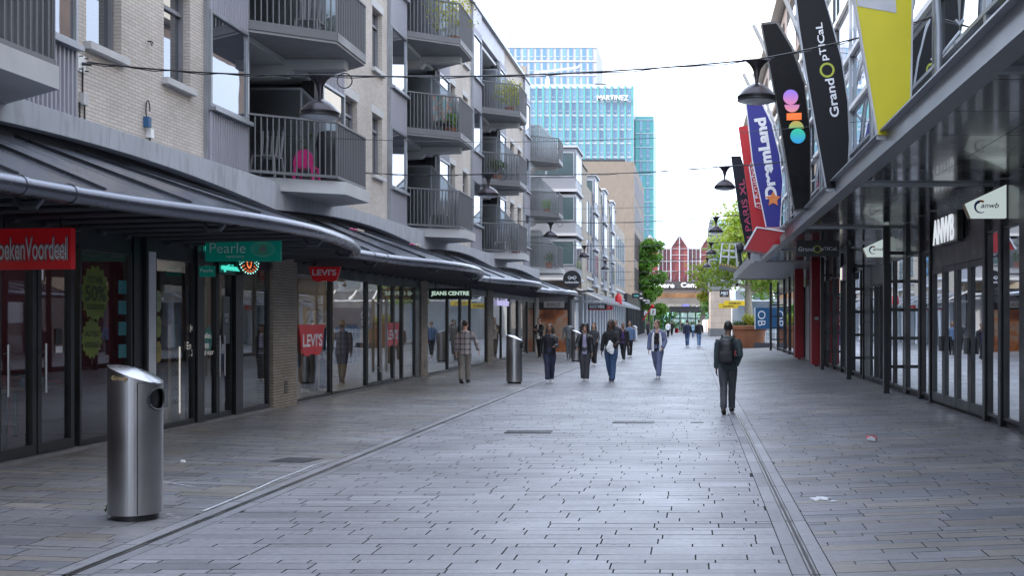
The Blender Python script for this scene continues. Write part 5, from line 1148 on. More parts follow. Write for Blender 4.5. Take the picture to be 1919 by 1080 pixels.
for k, y in enumerate(LAMPY):
    zr = [4.45,4.80,4.72,4.75,4.8,4.8,4.8,4.8][k]; zl = [4.66,4.98,4.9,4.9,4.95,4.95,4.95,4.95][k]
    xl, xr = [-4.95,-5.0,-5.05,-5.1,-5.2,-5.2,-5.2,-5.2][k], [.86,.80,.85,.9,.9,.95,1.0,1.0][k]
    if k < 5: lamp(xl, y, zr, 'left', k)
    lamp(xr, y, zl, 'right', k)
    a = Vector((-8.05 if y < 60 else -6.6, y+.02, [5.15,5.35,5.45,5.5,5.5,5.3,5.3,5.3][k])); P = [a, Vector((xl, y, zr+.525)), Vector((xr, y, zl+.525)), Vector((3.2 if y < 52 else 6, y, 5.75))]
    b = MB(); b2 = MB()
    for p, q in zip(P, P[1:]):
        pts = [p.lerp(q, i/14)-UZ*(.10*(q-p).length/6*4*(i/14)*(1-i/14)) for i in range(15)]
        b.tube(pts, .011, 5); b2.tube([w_+Vector((0,.01,-.012-.016*math.sin(i*2.1))) for i, w_ in enumerate(pts)], .007, 5)
    t = thing('span_cable', f'{nmL[k]} twisted black cable across the street, counted from the camera', 'cable', (0,0,0), group='cables spanning the street')
    b.build('strand', M_black, t); b2.build('thin_strand', M_black, t)
    if k < 3:
        b = MB(); b.tube([(xl+.33+.1*math.cos(q*math.pi/8), y, zr+.45+.1*math.sin(q*math.pi/8)) for q in range(17)], .008, 5); b.build('loop', M_black, t)
for k, (y, z) in enumerate(((21,5.2),(34,5.25),(47,5.25))):
    b = MB(); b.tube([Vector((-8.0+11.2*i/20, y, z+.25*(i/20)-.25*4*(i/20)*(1-i/20))) for i in range(21)], .006, 5); tag(b.build('thin_wire', M_black), ['thin plain wire between the first and second lamp cables','thin plain wire between the second and third lamp cables','thin plain wire between the third and fourth lamp cables'][k], 'wire', 'thin wires spanning the street')
def wp(px, py, x): y = F*x/(px-1297); return Vector((x, y, 1.7+(602-py)*y/F))
c = wp(151, 119, -8.1); t = thing('cable_anchor', 'white bolted plate holding the first lamp cable on the brick wall', 'anchor', c)
MB().box(0,.02,-.09,.09,-.11,.11).build('plate', M_white, t); b = MB()
for y in (-.07,.07):
    for z in (-.085,.085): b.tube([(.02,y,z),(.07,y,z)], .008, 6)
b.tube([(.02,0,0),(.12,.05,-.0)], .022, 8); b.build('bolts', M_anth, t)
t = thing('junction_box', 'small grey junction box with conduits below the cable anchor', 'electrical box', wp(152, 186, -8.1)); MB().box(0,.07,-.06,.06,-.07,.08).build('box', M_sill, t); b = MB()
for y in (-.07,.05): b.tube([(.02,y,-.05),(.02,y,-.42)], .012, 6)
b.tube([(.02,0,.08),(.02,0,.42)], .012, 6); b.build('conduit', M_anth, t)
t = thing('blue_plug_socket', 'blue plug socket with looped cord low on the brick wall', 'socket', wp(271, 228, -8.1)); MB().box(0,.08,-.045,.045,-.08,.07).build('box', mat('socket_blue', (.03,.10,.22), .5), t); MB().box(0,.07,.05,.15,-.22,-.09).build('junction_box', M_white, t)
b = MB(); b.tube([(.04,.06*math.cos(q*math.pi/8)+.02,.17+.15*math.sin(q*math.pi/8)) for q in range(15)], .009, 5); b.tube([(.03,.1,-.22),(.03,.11,-.42)], .012, 5); b.build('cord', M_anth, t)
t = thing('wall_hook', 'rusty iron eye hook on the brick wall between two windows', 'hook', wp(277, 77, -8.1)); b = MB(); b.tube([(0,0,0),(.06,0,0)], .012, 6); b.tube([(.06,.03*math.cos(q*math.pi/6),-.03+.03*math.sin(q*math.pi/6)) for q in range(12)], .008, 5); b.build('eye', M_anth, t)
# ================================================================ BALCONY THINGS
def bt(name, label, cat, Ye, fl, dx, dy, grp=None): return thing(name, label, cat, (XW+dx, Ye+dy, fl), group=grp)
t = bt('plastic_chair', 'bright pink plastic chair behind the lowest near balcony railing', 'chair', 20.2, FL[0]+.01, .62, 1.55); pk = mat('pink_plastic', (.50,.02,.16), .4)
t.scale = (.8,.8,.78); b = MB(); b.box(-.22,.22,-.22,.22,.36,.40); b.build('seat', pk, t)
b = MB(); b.prism([(.26*math.cos(math.pi*i/10), -.22, .40+.42*math.sin(math.pi*i/10)) for i in range(11)], (0,.03,0)); b.build('backrest', pk, t)
for sx in (-1,1):
    for sy in (-1,1): MB().bar((sx*.2,sy*.2,.36),(sx*.24,sy*.24,0),.05).build('leg', pk, t)
def gchair(label, Ye, fl, dx, dy, m):
    t = bt('garden_chair', label, 'chair', Ye, fl, dx, dy); MB().box(-.22,.22,-.22,.22,.40,.43).build('seat', m, t); b = MB()
    for i in range(5): b.bar((-.18+.09*i,.20,.43),(-.2+.1*i,.30,.95),.04,.015)
    b.build('backrest', m, t)
    for sx in (-1,1):
        for sy in (-1,1): MB().bar((sx*.2,sy*.2,.4),(sx*.24,sy*.26,0),.03).build('leg', m, t)
gchair('grey slatted garden chair left of the pink chair', 20.2, FL[0]+.01, .1, .9, mat('chair_grey', (.2,.2,.21), .5))
gchair('dark folding chair on the middle balcony of the second stack', 31.4, FL[1], .8, 1.6, M_anth)
gchair('pale garden chair on the lowest balcony of the third stack', 42.6, FL[0]+.01, .6, 1.4, mat('chair_pale', (.35,.35,.36), .5))
t = bt('covered_barbecue', 'black covered barbecue standing right of the pink chair', 'barbecue', 20.2, FL[0]+.01, .85, 2.3); b = MB(); b.lathe([(.26,0),(.27,.7),(.3,.85),(.24,1.1),(.05,1.15)], n=14); b.build('cover', mat('cover_black', (.02,.02,.024), .6, 0, .2, 4, bump=.5, bscale=8), t, True)
for k, (Ye, fl, dx, dy, m, lb, r_, n_) in enumerate(((31.4,FL[2],1.0,1.9,L_yel,'screen of yellow green climbers behind the top railing of the second stack',.9,700),(42.6,FL[1],.5,1.0,L_dark,'dark leafy potted plant on the middle balcony of the third stack',.42,500),(31.4,FL[1],.9,1.9,L_green,'leafy potted plant on the middle balcony of the second stack',.35,350),(20.2,FL[0],.35,2.9,L_dark,'dark climbing plant on trellis above the lowest near balcony',.6,900),(42.6,FL[2],.9,1.7,L_yel,'screen of yellow green climbers behind the top railing of the third stack',.75,900))):
    t = bt('potted_plant', lb, 'plant', Ye, fl+.02, dx, dy); b = MB(); b.lathe([(.14,0),(.19,.32),(.2,.34)], n=14); b.build('pot', mat('terracotta', (.28,.10,.05), .8, 0, .15, 6), t, True)
    z = .34+r_*.8; foliage('leaves', [((0,0,z),r_,.7),((-.3 if r_ > .5 else 0,.45 if r_ > .5 else 0,z),r_*.7,.8),((.1 if r_ > .5 else 0,-.4 if r_ > .5 else 0,z),r_*.7,.8)], n_, .09, m, t, 40+k)
t = thing('flower_box', 'yellow and purple pansies hanging at the corner of the near balcony railing', 'flower box', (XO-.12, 22.3, FL[0]+.98)); MB().box(-.08,.08,-.35,.35,-.12,.05).build('box', M_anth, t)
foliage('leaves', [((0,.2,.08),.1,.6),((0,-.15,.08),.1,.6)], 160, .04, L_green, t, 50); foliage('flowers', [((0,.15,.13),.1,.5),((0,-.1,.13),.1,.5)], 60, .045, leaf('pansy_yellow', (.6,.45,.02)), t, 51)
t = thing('balcony_cloth', 'dark grey cloth cover tied over the railing of the near left balcony', 'cloth cover', (0,0,0)); b = MB()
P = [(XO+.03,9.0+.95),(XO+.04,9+2.77),(XW+.35,9+3.75)]
for (xa,ya),(xb,yb) in zip(P, P[1:]):
    n = 26
    for i in range(n):
        f0, f1 = i/n, (i+1)/n; w0, w1 = .025*math.sin(i*1.3), .025*math.sin((i+1)*1.3); z0_, z1_ = FL[1]+.20+.06*math.sin(i*.7), FL[1]+.20+.06*math.sin((i+1)*.7)
        b.quad((xa+(xb-xa)*f0+w0+.04,ya+(yb-ya)*f0+w0,z0_),(xa+(xb-xa)*f1+w1+.04,ya+(yb-ya)*f1+w1,z1_),(xa+(xb-xa)*f1+w1+.04,ya+(yb-ya)*f1+w1,FL[1]+1.2),(xa+(xb-xa)*f0+w0+.04,ya+(yb-ya)*f0+w0,FL[1]+1.2))
b.build('cloth', mat('cloth_slate', (.05,.05,.065), .85, 0, .2, 5, bump=.3, bscale=60), t, True)
# ================================================================ PLAZA OBJECTS
c = ground(1404, 652); t = thing('plant_tub', 'huge round terracotta tub planted with lime and dark shrubs', 'planter', c); rt = 1.0; b = MB()
b.lathe([(.78*rt,0),(.92*rt,.5),(1.0*rt,1.05),(1.12*rt,1.12),(1.14*rt,1.32),(1.05*rt,1.34),(1.0*rt,1.2)], n=40); b.build('tub', mat('terracotta_big', (.30,.115,.05), .7, 0, .15, 2), t, True)
foliage('lime_shrub', [((.15,0,1.6),.55,.75),((-.1,.1,1.75),.4,.8)], 1500, .10, L_yel, t, 60); foliage('dark_shrub', [((-.7,-.1,1.42),.35,.6),((-.4,-.5,1.4),.3,.6),((.5,-.5,1.4),.4,.6)], 1200, .10, L_dark, t, 61)
MB().box(.2,1.3,-1.45,-1.2,0,.32).build('step', mat('dark_step', (.07,.07,.08), .7), t)
a = pt(1414, 577, 66); c2 = pt(1450, 617, 66); t = thing('blue_hoarding', 'blue printed hoarding with pale lettering behind the tub', 'hoarding', (a.x, 66, 0)); MB().box(0,c2.x-a.x+1.2,0,.05,c2.z,a.z).build('panel', mat('hoarding_blue', (.012,.09,.21), .5, 0, .05, 2), t)
text('lettering', 'OB', T_white, (.42,-.01,(a.z+c2.z)/2), -UZ, UX, .9, .45, t, .004); MB().box(0,.05,-.01,-.002,c2.z,a.z).build('edge', M_white, t)
c = ground(1434, 650); t = thing('fence_panel', 'white wire construction fence panel on concrete feet', 'fence', c); b = MB()
for x in (0,.62,1.24,1.9): b.tube([(x,0,0),(x,0,2.1)], .03 if x in (0,) else .022, 8)
for z in (.25,.9,1.5,2.05): b.tube([(0,0,z),(1.9,0,z)], .018, 6)
b.build('frame', M_white, t); b = MB(); [b.tube([(.12*i,0,.25),(.12*i,0,2.05)], .006, 4) for i in range(1, 16)]; b.build('mesh', M_white, t); MB().box(-.2,.25,-.3,.3,0,.14).build('foot', M_sill, t)
# aerial work platform
o0 = pt(1349, 508, 58); t = thing('lift_basket', 'white cage of an aerial work platform with striped kick plate hanging before the plane tree', 'lift', o0); k = 58/F
def q(px, py, d=0): return Vector(((px-1349)*k, d, (508-py)*k))
b = MB(); b.prism([q(1348,492),q(1383,500),q(1383,510),q(1348,503)], (0,.9,0)); b.build('platform', mat('platform_grey', (.15,.15,.14), .6), t)
b = MB(); [b.prism([q(1349+5*i,492.5+1.15*i,-.01),q(1351.5+5*i,493+1.15*i,-.01),q(1350.5+5*i,497+1.15*i,-.01),q(1348+5*i,496.4+1.15*i,-.01)], (0,.008,0)) for i in range(7)]; b.build('stripes', mat('stripe_yellow', (.55,.42,.05), .5), t)
b = MB()
for d in (0,.9):
    b.tube([q(1350,494,d),q(1354,455,d),q(1378,457,d),q(1383,500,d)], .035, 8); b.tube([q(1365,496,d),q(1368,456,d)], .03, 8); b.tube([q(1351,480,d),q(1382,482,d)], .025, 8); b.tube([q(1353,468,d),q(1380,470,d)], .025, 8)
for p in ((1354,455),(1378,457),(1351,480),(1382,482)): b.tube([q(*p),q(*p,.9)], .03, 8)
b.build('cage', mat('cage_white', (.6,.62,.64), .5), t)
b = MB(); b.tube([q(1383,500,.4),q(1390,500,.4),q(1386,465,.4)], .09, 8); b.ball(q(1386,464,.4), .3, 10); b.bar(q(1390,506,.4), q(1400,485,.4), .2); b.build('joint', M_anth, t)
b = MB(); b.bar(q(1392,508,.3),q(1410,476,.3),.14); b.bar(q(1397,508,.6),q(1415,476,.6),.14); b.build('boom', mat('boom_blue', (.05,.33,.50), .4), t)
b = thing('security_camera', 'small black dome camera under the corner of the far canopy', 'camera', pt(1381, 534, 56)); m_ = MB(); m_.ball((0,0,0), .09, 12); m_.build('dome', M_black, b, True); MB().tube([(0,0,.05),(0,0,.35)], .02, 6).build('arm', M_galv, b)
# traffic signs far
for (px, py, top, wd, m2, lb, mk) in ((1210,632,614,6,'b','small white and blue sign on a thin pole by the dark arcade','P'),(1224,628,581,10,'w','square white sign with dark symbol on a pole before the station','Z')):
    c = ground(px, 628); t = thing('street_sign', lb, 'sign', c); zt = 1.7+(602-top)*c.y/F if m2 == 'w' else 1.7+(602-612+26)*c.y/F; W = wd*c.y/F
    MB().tube([(0,0,0),(0,0,zt-W)], .05, 8).build('pole', M_galv, t); MB().box(-W/2,W/2,-.08,-.02,zt-W,zt+.1).build('plate', M_white, t); text('symbol', mk, mat('sign_blue', (.03,.10,.45), .5) if m2 == 'b' else M_black, (0,-.09,zt-W*.45), UX, UZ, None, W*.62, t, .01, .03)
c = ground(1200, 630); t = thing('awning_frame', 'thin red slanting arm beside the tree over the arcade', 'awning', pt(1222, 575, 130)); b = MB(); b.bar((0,0,0),(-1.1,0,-1.6),.12); b.ball((.05,0,.05), .22, 8); b.build('arm', red, t)
for k, px in enumerate((1322, 1331)):
    c = ground(px, 622.6); t = thing('station_waste_container', ['grey waste container by the station doors','pale round topped container beside the grey one'][k], 'container', c); b = MB(); b.lathe([(.45,0),(.5,1.4),(.45,1.7),(.2,1.9)], n=12); b.build('body', [M_sill, mat('container_peach', (.5,.3,.2), .6)][k], t, True)

# more household things on the balconies
gchair('pale garden chair behind the middle railing of the near balcony stack', 20.2, FL[1], .7, 1.5, mat('chair_grey', (.2,.2,.21), .5))
gchair('grey chair on the lowest balcony of the second stack', 31.4, FL[0]+.01, .75, 1.2, mat('chair_grey', (.2,.2,.21), .5))
for k, (Ye, fl, dx, dy, lb, m, r_) in enumerate(((31.4,FL[0],.6,2.6,'small green plant on the lowest balcony of the second stack',L_green,.22),(20.2,FL[1],.9,2.5,'bushy plant behind the middle railing of the near balcony stack',L_green,.3),(42.6,FL[0],1.0,2.4,'green plant at the outer corner of the lowest third stack balcony',L_green,.25),(55.3,FL[0],.8,1.8,'plant on the lowest balcony of the farthest stack',L_dark,.3),(55.3,FL[1],.7,1.6,'plant on the middle balcony of the farthest stack',L_green,.28))):
    t = bt('potted_plant', lb, 'plant', Ye, fl+.02, dx, dy); b = MB(); b.lathe([(.13,0),(.18,.28),(.19,.3)], n=14); b.build('pot', mat('terracotta', (.28,.10,.05)), t, True); foliage('leaves', [((0,0,.3+r_*.8),r_,1.1)], 260, .08, m, t, 70+k)
t = bt('drying_towel', 'turquoise patterned towel hung on the middle balcony of the second stack', 'towel', 31.4, FL[1], .75, 1.7); b = MB()
for i in range(10): b.quad((-.3+.06*i, .02*math.sin(i), .55),(-.3+.06*(i+1), .02*math.sin(i+1), .55),(-.3+.06*(i+1), .02*math.sin(i+1), 1.3),(-.3+.06*i, .02*math.sin(i), 1.3))
b.build('cloth', grad_mat('towel_pattern', [(0,(.05,.2,.22)),(.45,(.15,.30,.30)),(.52,(.35,.12,.08)),(.6,(.3,.4,.4)),(1,(.04,.15,.2))], wave=7.), t); MB().tube([(-.4,0,1.3),(.4,0,1.3)], .012, 6).build('rod', M_galv, t)
# stock inside the shops
def rack(label, x, y, z, n, cols, seed, L=1.4, rz=0):
    t = thing('clothes_rack', label, 'clothes rack', (x, y, z), rz); r_ = random.Random(seed); b = MB(); b.tube([(0,-L/2,0),(0,-L/2,1.45),(0,L/2,1.45),(0,L/2,0)], .015, 6); b.build('rail', M_steel, t)
    for i in range(n):
        yy = -L/2+.06+(L-.12)*i/n; w_ = r_.uniform(.18,.26); h_ = r_.uniform(.6,.95); MB().prism([(-w_*.5,yy,1.36),(0,yy,1.42),(w_*.5,yy,1.36),(w_*.62,yy,1.38-h_),(-w_*.62,yy,1.38-h_)], (0,.035,0)).build('garment', cols[r_.randrange(len(cols))], t)
CL = [mat('garment_%d' % i, c, .85) for i, c in enumerate(((.05,.08,.16),(.10,.14,.22),(.35,.33,.30),(.25,.04,.04),(.03,.03,.035),(.18,.14,.10)))]
rack('rack of jackets deep inside the denim shop near the first mullion', -9.3, 25.6, ZB+.03, 16, CL, 1); rack('rack of jeans inside the denim shop beside the doors', -9.0, 29.3, ZB+.03, 16, CL[:3], 2)
rack('rack of shirts behind the first pane of the jeans centre', -9.2, 34.2, ZB+.03, 16, CL, 3); rack('rack of clothes behind the last pane of the jeans centre', -9.1, 38.8, ZB+.03, 16, CL, 4)
rack('rack of outdoor jackets behind the nearest right doors', XR+1.6, 19.5, zb+.03, 16, CL, 5, 2.2); rack('rack of coats behind the right windows past the doors', XR+1.5, 23.4, zb+.03, 14, CL, 6, 1.8)
rack('rack of dark clothes behind the nearest right window', XR+1.5, 16.6, zb+.03, 12, CL, 7, 1.4)
for k in range(9):
    b = MB(); b.lathe([(.05,0),(.06,.03)], (XR+1.2, 15.8+2.4*k, 3.44), 10); b.build('ceiling_lamp', mat('lamp_glow_warm', (1,.85,.6), .5, 0, 0, emit=9), RB)
for k in range(4):
    b = MB(); b.lathe([(.05,0),(.06,.03)], (XF-.7, 22.2+2.4*k, 2.82), 10); b.build('ceiling_lamp', mat('lamp_glow_warm', (1,.85,.6)), AB)
for k, (dy, lb) in enumerate(((13.1,'low book table stacked with books behind the book shop doors'),(14.5,'book table behind the lime posters'))):
    t = thing('book_table', lb, 'table', (XF-1.1, dy, ZB+.03)); MB().box(-.4,.4,-.5,.5,.68,.72).build('table_top', mat('table_wood', (.20,.13,.08), .5), t)
    for sx in (-1,1):
        for sy in (-1,1): MB().box(sx*.36-.02,sx*.36+.02,sy*.45-.02,sy*.45+.02,0,.68).build('leg', M_anth, t)
    r_ = random.Random(k)
    for i in range(18):
        x, y = -.32+.22*(i % 4), -.42+.2*(i//4); hh = r_.uniform(.03,.14); MB().box(x-.07,x+.07,y-.085,y+.085,.721,.721+hh).build('book_pile', CL[r_.randrange(6)], t)
# fixings on the near banners and signs, small pink party streamers on the canopy
for k, (y, x, lb) in enumerate(((22.6,-6.9,'pink and cream paper streamer lying on the second canopy roof'),(26.2,-6.6,'small pink paper streamer farther along the second canopy roof'))):
    t = thing('paper_streamer', lb, 'streamer', (x, y, 3.56-.30*k*.2)); b = MB(); b.tube([(.02*math.sin(i*1.7), .07*i, .02*abs(math.sin(i*2.3))) for i in range(9)], .022, 5); b.build('paper', mat('streamer_pink', (.55,.10,.25), .6), t); b = MB(); b.tube([(.05+.02*math.sin(i*1.9), .3+.06*i, .02*abs(math.sin(i*2.1))) for i in range(8)], .022, 5); b.build('paper_end', mat('streamer_cream', (.5,.42,.35), .7), t)
# ================================================================ PEOPLE
SKIN = {'light': mat('skin_light', (.48,.28,.20), .5, 0, .05, 9), 'mid': mat('skin_mid', (.36,.20,.14), .5, 0, .05, 9), 'dark': mat('skin_dark', (.11,.058,.038), .45, 0, .05, 9), 'brown': mat('skin_brown', (.22,.115,.075), .45, 0, .05, 9)}
HAIR = mat('hair_black', (.010,.009,.009), .5, 0, .3, 40, bump=.5, bscale=60); HAIRB = mat('hair_brown', (.04,.025,.017), .55, 0, .3, 40, bump=.5, bscale=60)
def remesh(mb, name, m, par, voxel, wr=0., sm=1, cut=None, seed=0):
    me = bpy.data.meshes.new(name); me.from_pydata([tuple(v) for v in mb.v], [], mb.f); bm = bmesh.new(); bm.from_mesh(me)
    bmesh.ops.recalc_face_normals(bm, faces=bm.faces[:]); bm.to_mesh(me); bm.free()
    o = bpy.data.objects.new(name, me); COL.objects.link(o); rm = o.modifiers.new('r', 'REMESH'); rm.mode = 'VOXEL'; rm.voxel_size = voxel
    if sm: s_ = o.modifiers.new('s', 'SMOOTH'); s_.factor = .5; s_.iterations = sm
    dg = bpy.context.evaluated_depsgraph_get(); me2 = bpy.data.meshes.new_from_object(o.evaluated_get(dg)); bpy.data.objects.remove(o); bpy.data.meshes.remove(me)
    if wr or cut:
        bm = bmesh.new(); bm.from_mesh(me2)
        if wr:
            bm.normal_update()
            for v in bm.verts:
                p = v.co; v.co = p+v.normal*wr*(noise.noise(Vector((p.x*9, p.y*9, p.z*5+seed)))+.5*noise.noise(Vector((p.x*22, p.y*22, p.z*16+seed))))
        if cut: bmesh.ops.delete(bm, geom=[f for f in bm.faces if cut(f.calc_center_median())], context='FACES')
        bm.to_mesh(me2); bm.free()
    me2.name = name; me2.materials.clear(); me2.materials.append(m); me2.polygons.foreach_set('use_smooth', [True]*len(me2.polygons)); me2.update()
    q = bpy.data.objects.new(name, me2); COL.objects.link(q); q.parent = par; return q
def person(label, loc, rz, h, P, skin='mid', top=None, trou=None, shoes=None, hair='short', hairm=None, tee=None, fem=False, open_=0., detail=1, wide=1., legw=1., toplen=.0, hood=False, headturn=0., headtilt=0., hand_z=None, group=None, name='person', bald=False, headless=False, skinm=None, cap=None, skirt=None):
    """body in local space: faces +Y. P: leg=(a_left,b_left,a_right,b_right) arm=((swing,out,bend,inward)x2)"""
    t = thing(name, label, name if name != 'person' else 'person', loc, rz, group); s = h/1.78; vx = .011 if detail else .017
    la, lb, ra, rb = [R(q) for q in P.get('leg', (14,4,-12,14))]; lean = R(P.get('lean', 2))
    hipw = .085*s*(1.05 if fem else 1); sw = (.160 if fem else .185)*s*wide
    L1, L2 = .43*s, .41*s
    def leg(side, a, b):
        hp = Vector((side*hipw, 0, 0)); kn = hp+Vector((-side*.018*s, math.sin(a)*L1, -math.cos(a)*L1)); an = kn+Vector((-side*.016*s, math.sin(a-b)*L2, -math.cos(a-b)*L2)); return hp, kn, an
    legs = [leg(-1, la, lb), leg(1, ra, rb)]; pitch = [max(0, -(la-lb))*.9, max(0, -(ra-rb))*.9]
    pitch = [min(q, .7) for q in pitch]
    low = min(min(l[2].z-.075*s, l[2].z-.075*s*math.cos(p_)-.16*s*math.sin(p_)) for l, p_ in zip(legs, pitch)); off = Vector((0, 0, -low)); legs = [[q+off for q in l] for l in legs]; pz = off.z
    def T(x, y, z): # torso point above pelvis, leaning forward
        return Vector((x*s*1.0, y*s+math.sin(lean)*z*s, pz+math.cos(lean)*z*s))
    body = MB(); cs = [(-.06,.125,.095),(.02,.15,.11),(.12,.13,.10),(.22,.125,.095),(.34,.145,.105),(.44,.155,.10),(.50,.13,.085),(.54,.07,.06)] if fem else [(-.06,.125,.095),(.02,.145,.11),(.12,.14,.105),(.22,.145,.105),(.34,.165,.115),(.44,.18,.11),(.50,.15,.09),(.54,.075,.065)]
    body.tube([T(0,0,z) for z, _, _ in cs], [a*s for _, a, _ in cs], 16, ry=[b_*s for _, _, b_ in cs], ref=(1,0,0))
    neck = T(0,.0,.52); hc = T(0,.03,.700) + Vector((0,0,0))
    if not headless:
        body.tube([neck, T(0,.01,.58), T(0,.02,.64)], [.066*s,.058*s,.056*s], 10)
    Hm = Matrix.Translation(hc) @ Matrix.Rotation(headturn, 4, 'Z') @ Matrix.Rotation(-headtilt, 4, 'X')
    def Hd(x, y, z): return Hm @ Vector((x*s*1.06, y*s*1.06, z*s*1.06))
    if not headless:
        hs = [(-.118,.022,.02,.055),(-.105,.042,.045,.04),(-.07,.058,.07,.02),(-.02,.068,.088,.005),(.03,.073,.095,-.002),(.07,.068,.088,-.006),(.10,.05,.065,-.01),(.12,.02,.03,-.012)]
        body.tube([Hd(0,y,z) for z,_,_,y in hs], [a*s for _,a,_,_ in hs], 16, ry=[b_*s for _,_,b_,_ in hs], ref=Hm.to_3x3() @ Vector((1,0,0)))
        body.tube([Hd(0,.088,.02), Hd(0,.105,-.015), Hd(0,.113,-.035), Hd(0,.09,-.045)], [.009*s,.013*s,.017*s,.011*s], 8)
        for q in (-1,1): body.ball(Hd(q*.074,-.005,-.005), (.011*s,.02*s,.032*s), 8)
        body.tube([Hd(-.022,.088,-.068), Hd(.022,.088,-.068)], .010*s, 6)
    arms = []; AP = P.get('arm', ((-18,6,18,0),(18,6,22,0)))
    for side, (swing, out, bend, inw) in zip((-1,1), AP):
        sh = T(side*sw/s, 0, .455); a, o_ = R(swing), R(out); U, L_ = .285*s, .25*s
        d1 = Vector((side*math.sin(o_), math.sin(a)*math.cos(o_), -math.cos(a)*math.cos(o_))); el = sh+d1*U
        a2 = a+R(bend); i_ = R(inw); d2 = Vector((side*math.sin(o_*.4)-side*math.sin(i_), math.sin(a2)*math.cos(i_), -math.cos(a2)*math.cos(i_))).normalized(); wr = el+d2*L_; arms.append((sh, el, wr, d2, side))
        body.tube([sh-d1*.02*s, sh+d1*.08*s, sh.lerp(el,.6), el, el.lerp(wr,.3), wr], [.055*s,.05*s,.043*s,.038*s,.038*s,.026*s], 10)
        up = Vector((-side, 0, 0)); k = d2.cross(up).normalized() if abs(d2.dot(up)) < .95 else Vector((0,1,0)); fwd = Vector((0,1,0)); fwd = (fwd-d2*fwd.dot(d2)).normalized(); nin = d2.cross(fwd).normalized()
        palm = wr+d2*.055*s; body.tube([wr, wr+d2*.03*s, palm+d2*.03*s], [.026*s,.038*s,.036*s], 10, ry=[.02*s,.017*s,.015*s], ref=fwd)
        curl = nin*(side if nin.x*side < 0 else side) ; inx = Vector((-side,0,0))
        for f_, (o2, Lf) in enumerate(((.028,.066),(.010,.075),(-.009,.07),(-.027,.055))):
            b0 = palm+fwd*o2*s+d2*.02*s; b1 = b0+d2*Lf*.55*s+inx*.008*s; b2_ = b1+d2*Lf*.45*s+inx*.026*s; body.tube([b0, b1, b2_], [.0095*s,.009*s,.0075*s], 6)
        b0 = wr+d2*.03*s+fwd*.028*s; body.tube([b0, b0+d2*.03*s+fwd*.022*s, b0+d2*.058*s+fwd*.026*s+inx*.01*s], [.012*s,.011*s,.009*s], 6)
    for (hp, kn, an) in legs: body.tube([hp+Vector((0,0,.02*s)), hp.lerp(kn,.35), kn, kn.lerp(an,.3), an-Vector((0,0,.02*s))], [.085*s,.08*s,.055*s,.052*s,.036*s], 12)
    bo = remesh(body, 'body', skinm or SKIN[skin], t, vx*.75 if detail else vx, sm=1)
    if not headless and not skinm:
        e = MB()
        for q in (-1,1): e.ball(Hd(q*.031,.083,.012), (.012*s,.008*s,.007*s), 8)
        e.build('eyes', mat('eye_dark', (.02,.015,.012), .2), t, True)
        e = MB()
        for q in (-1,1): e.tube([Hd(q*.018,.093,.033), Hd(q*.048,.079,.034)], .0045*s, 5)
        e.build('eyebrows', hairm or HAIR, t); e = MB(); e.tube([Hd(-.022,.095,-.068), Hd(0,.100,-.066), Hd(.022,.095,-.068)], .0055*s, 6); e.build('lips', mat('lips_'+skin, {'light':(.35,.13,.11),'mid':(.22,.08,.07),'brown':(.11,.045,.04),'dark':(.07,.03,.028)}[skin], .4), t, True)
    if trou:
        b = MB(); k = 1.0*legw; b.tube([T(0,0,z) for z in (-.08,.0,.08,.13)], [q*s for q in (.12,.152,.15,.14)], 16, ry=[q*s for q in (.10,.118,.115,.11)], ref=(1,0,0))
        for (hp, kn, an) in legs: b.tube([hp+Vector((0,0,.0)), hp.lerp(kn,.3), kn, kn.lerp(an,.35), an+Vector((0,-.0,.04*s)), an+Vector((0,0,-.005*s))], [.097*s,.092*s*k,.066*s*k,.064*s*k*1.02,.055*s*k*1.08,.058*s*k*1.08], 12)
        remesh(b, 'trousers', trou, t, vx, wr=.008, sm=1, seed=h*7)
    for i, ((hp, kn, an), p_) in enumerate(zip(legs, pitch)):
        b = MB(); c_, s_ = math.cos(p_), math.sin(p_); Q = lambda x, y, z: an+Vector((x*s, (y*c_+z*s_)*s, (-y*s_+z*c_)*s))
        b.tube([Q(0,-.07,-.045), Q(0,-.04,-.035), Q(0,.02,-.035), Q(0,.09,-.048), Q(0,.15,-.055), Q(0,.185,-.06)], [.028*s,.042*s,.043*s,.047*s,.043*s,.024*s], 12, ry=[.032*s,.056*s,.052*s,.034*s,.028*s,.017*s], ref=(1,0,0)); b.tube([Q(0,-.01,.03), Q(0,-.005,-.03)], [.042*s,.045*s], 10)
        sh_ = remesh(b, 'shoe', shoes or M_white, t, vx*.8, sm=1); b = MB(); n = 14
        b.prism([Q(.043*math.cos(2*math.pi*j/n)*(1 if math.sin(2*math.pi*j/n) > 0 else .85), .055+.135*math.sin(2*math.pi*j/n), -.0775) for j in range(n)], Q(0,0,-.055)-Q(0,0,-.0775)); b.build('sole', P.get('sole', M_white), sh_)
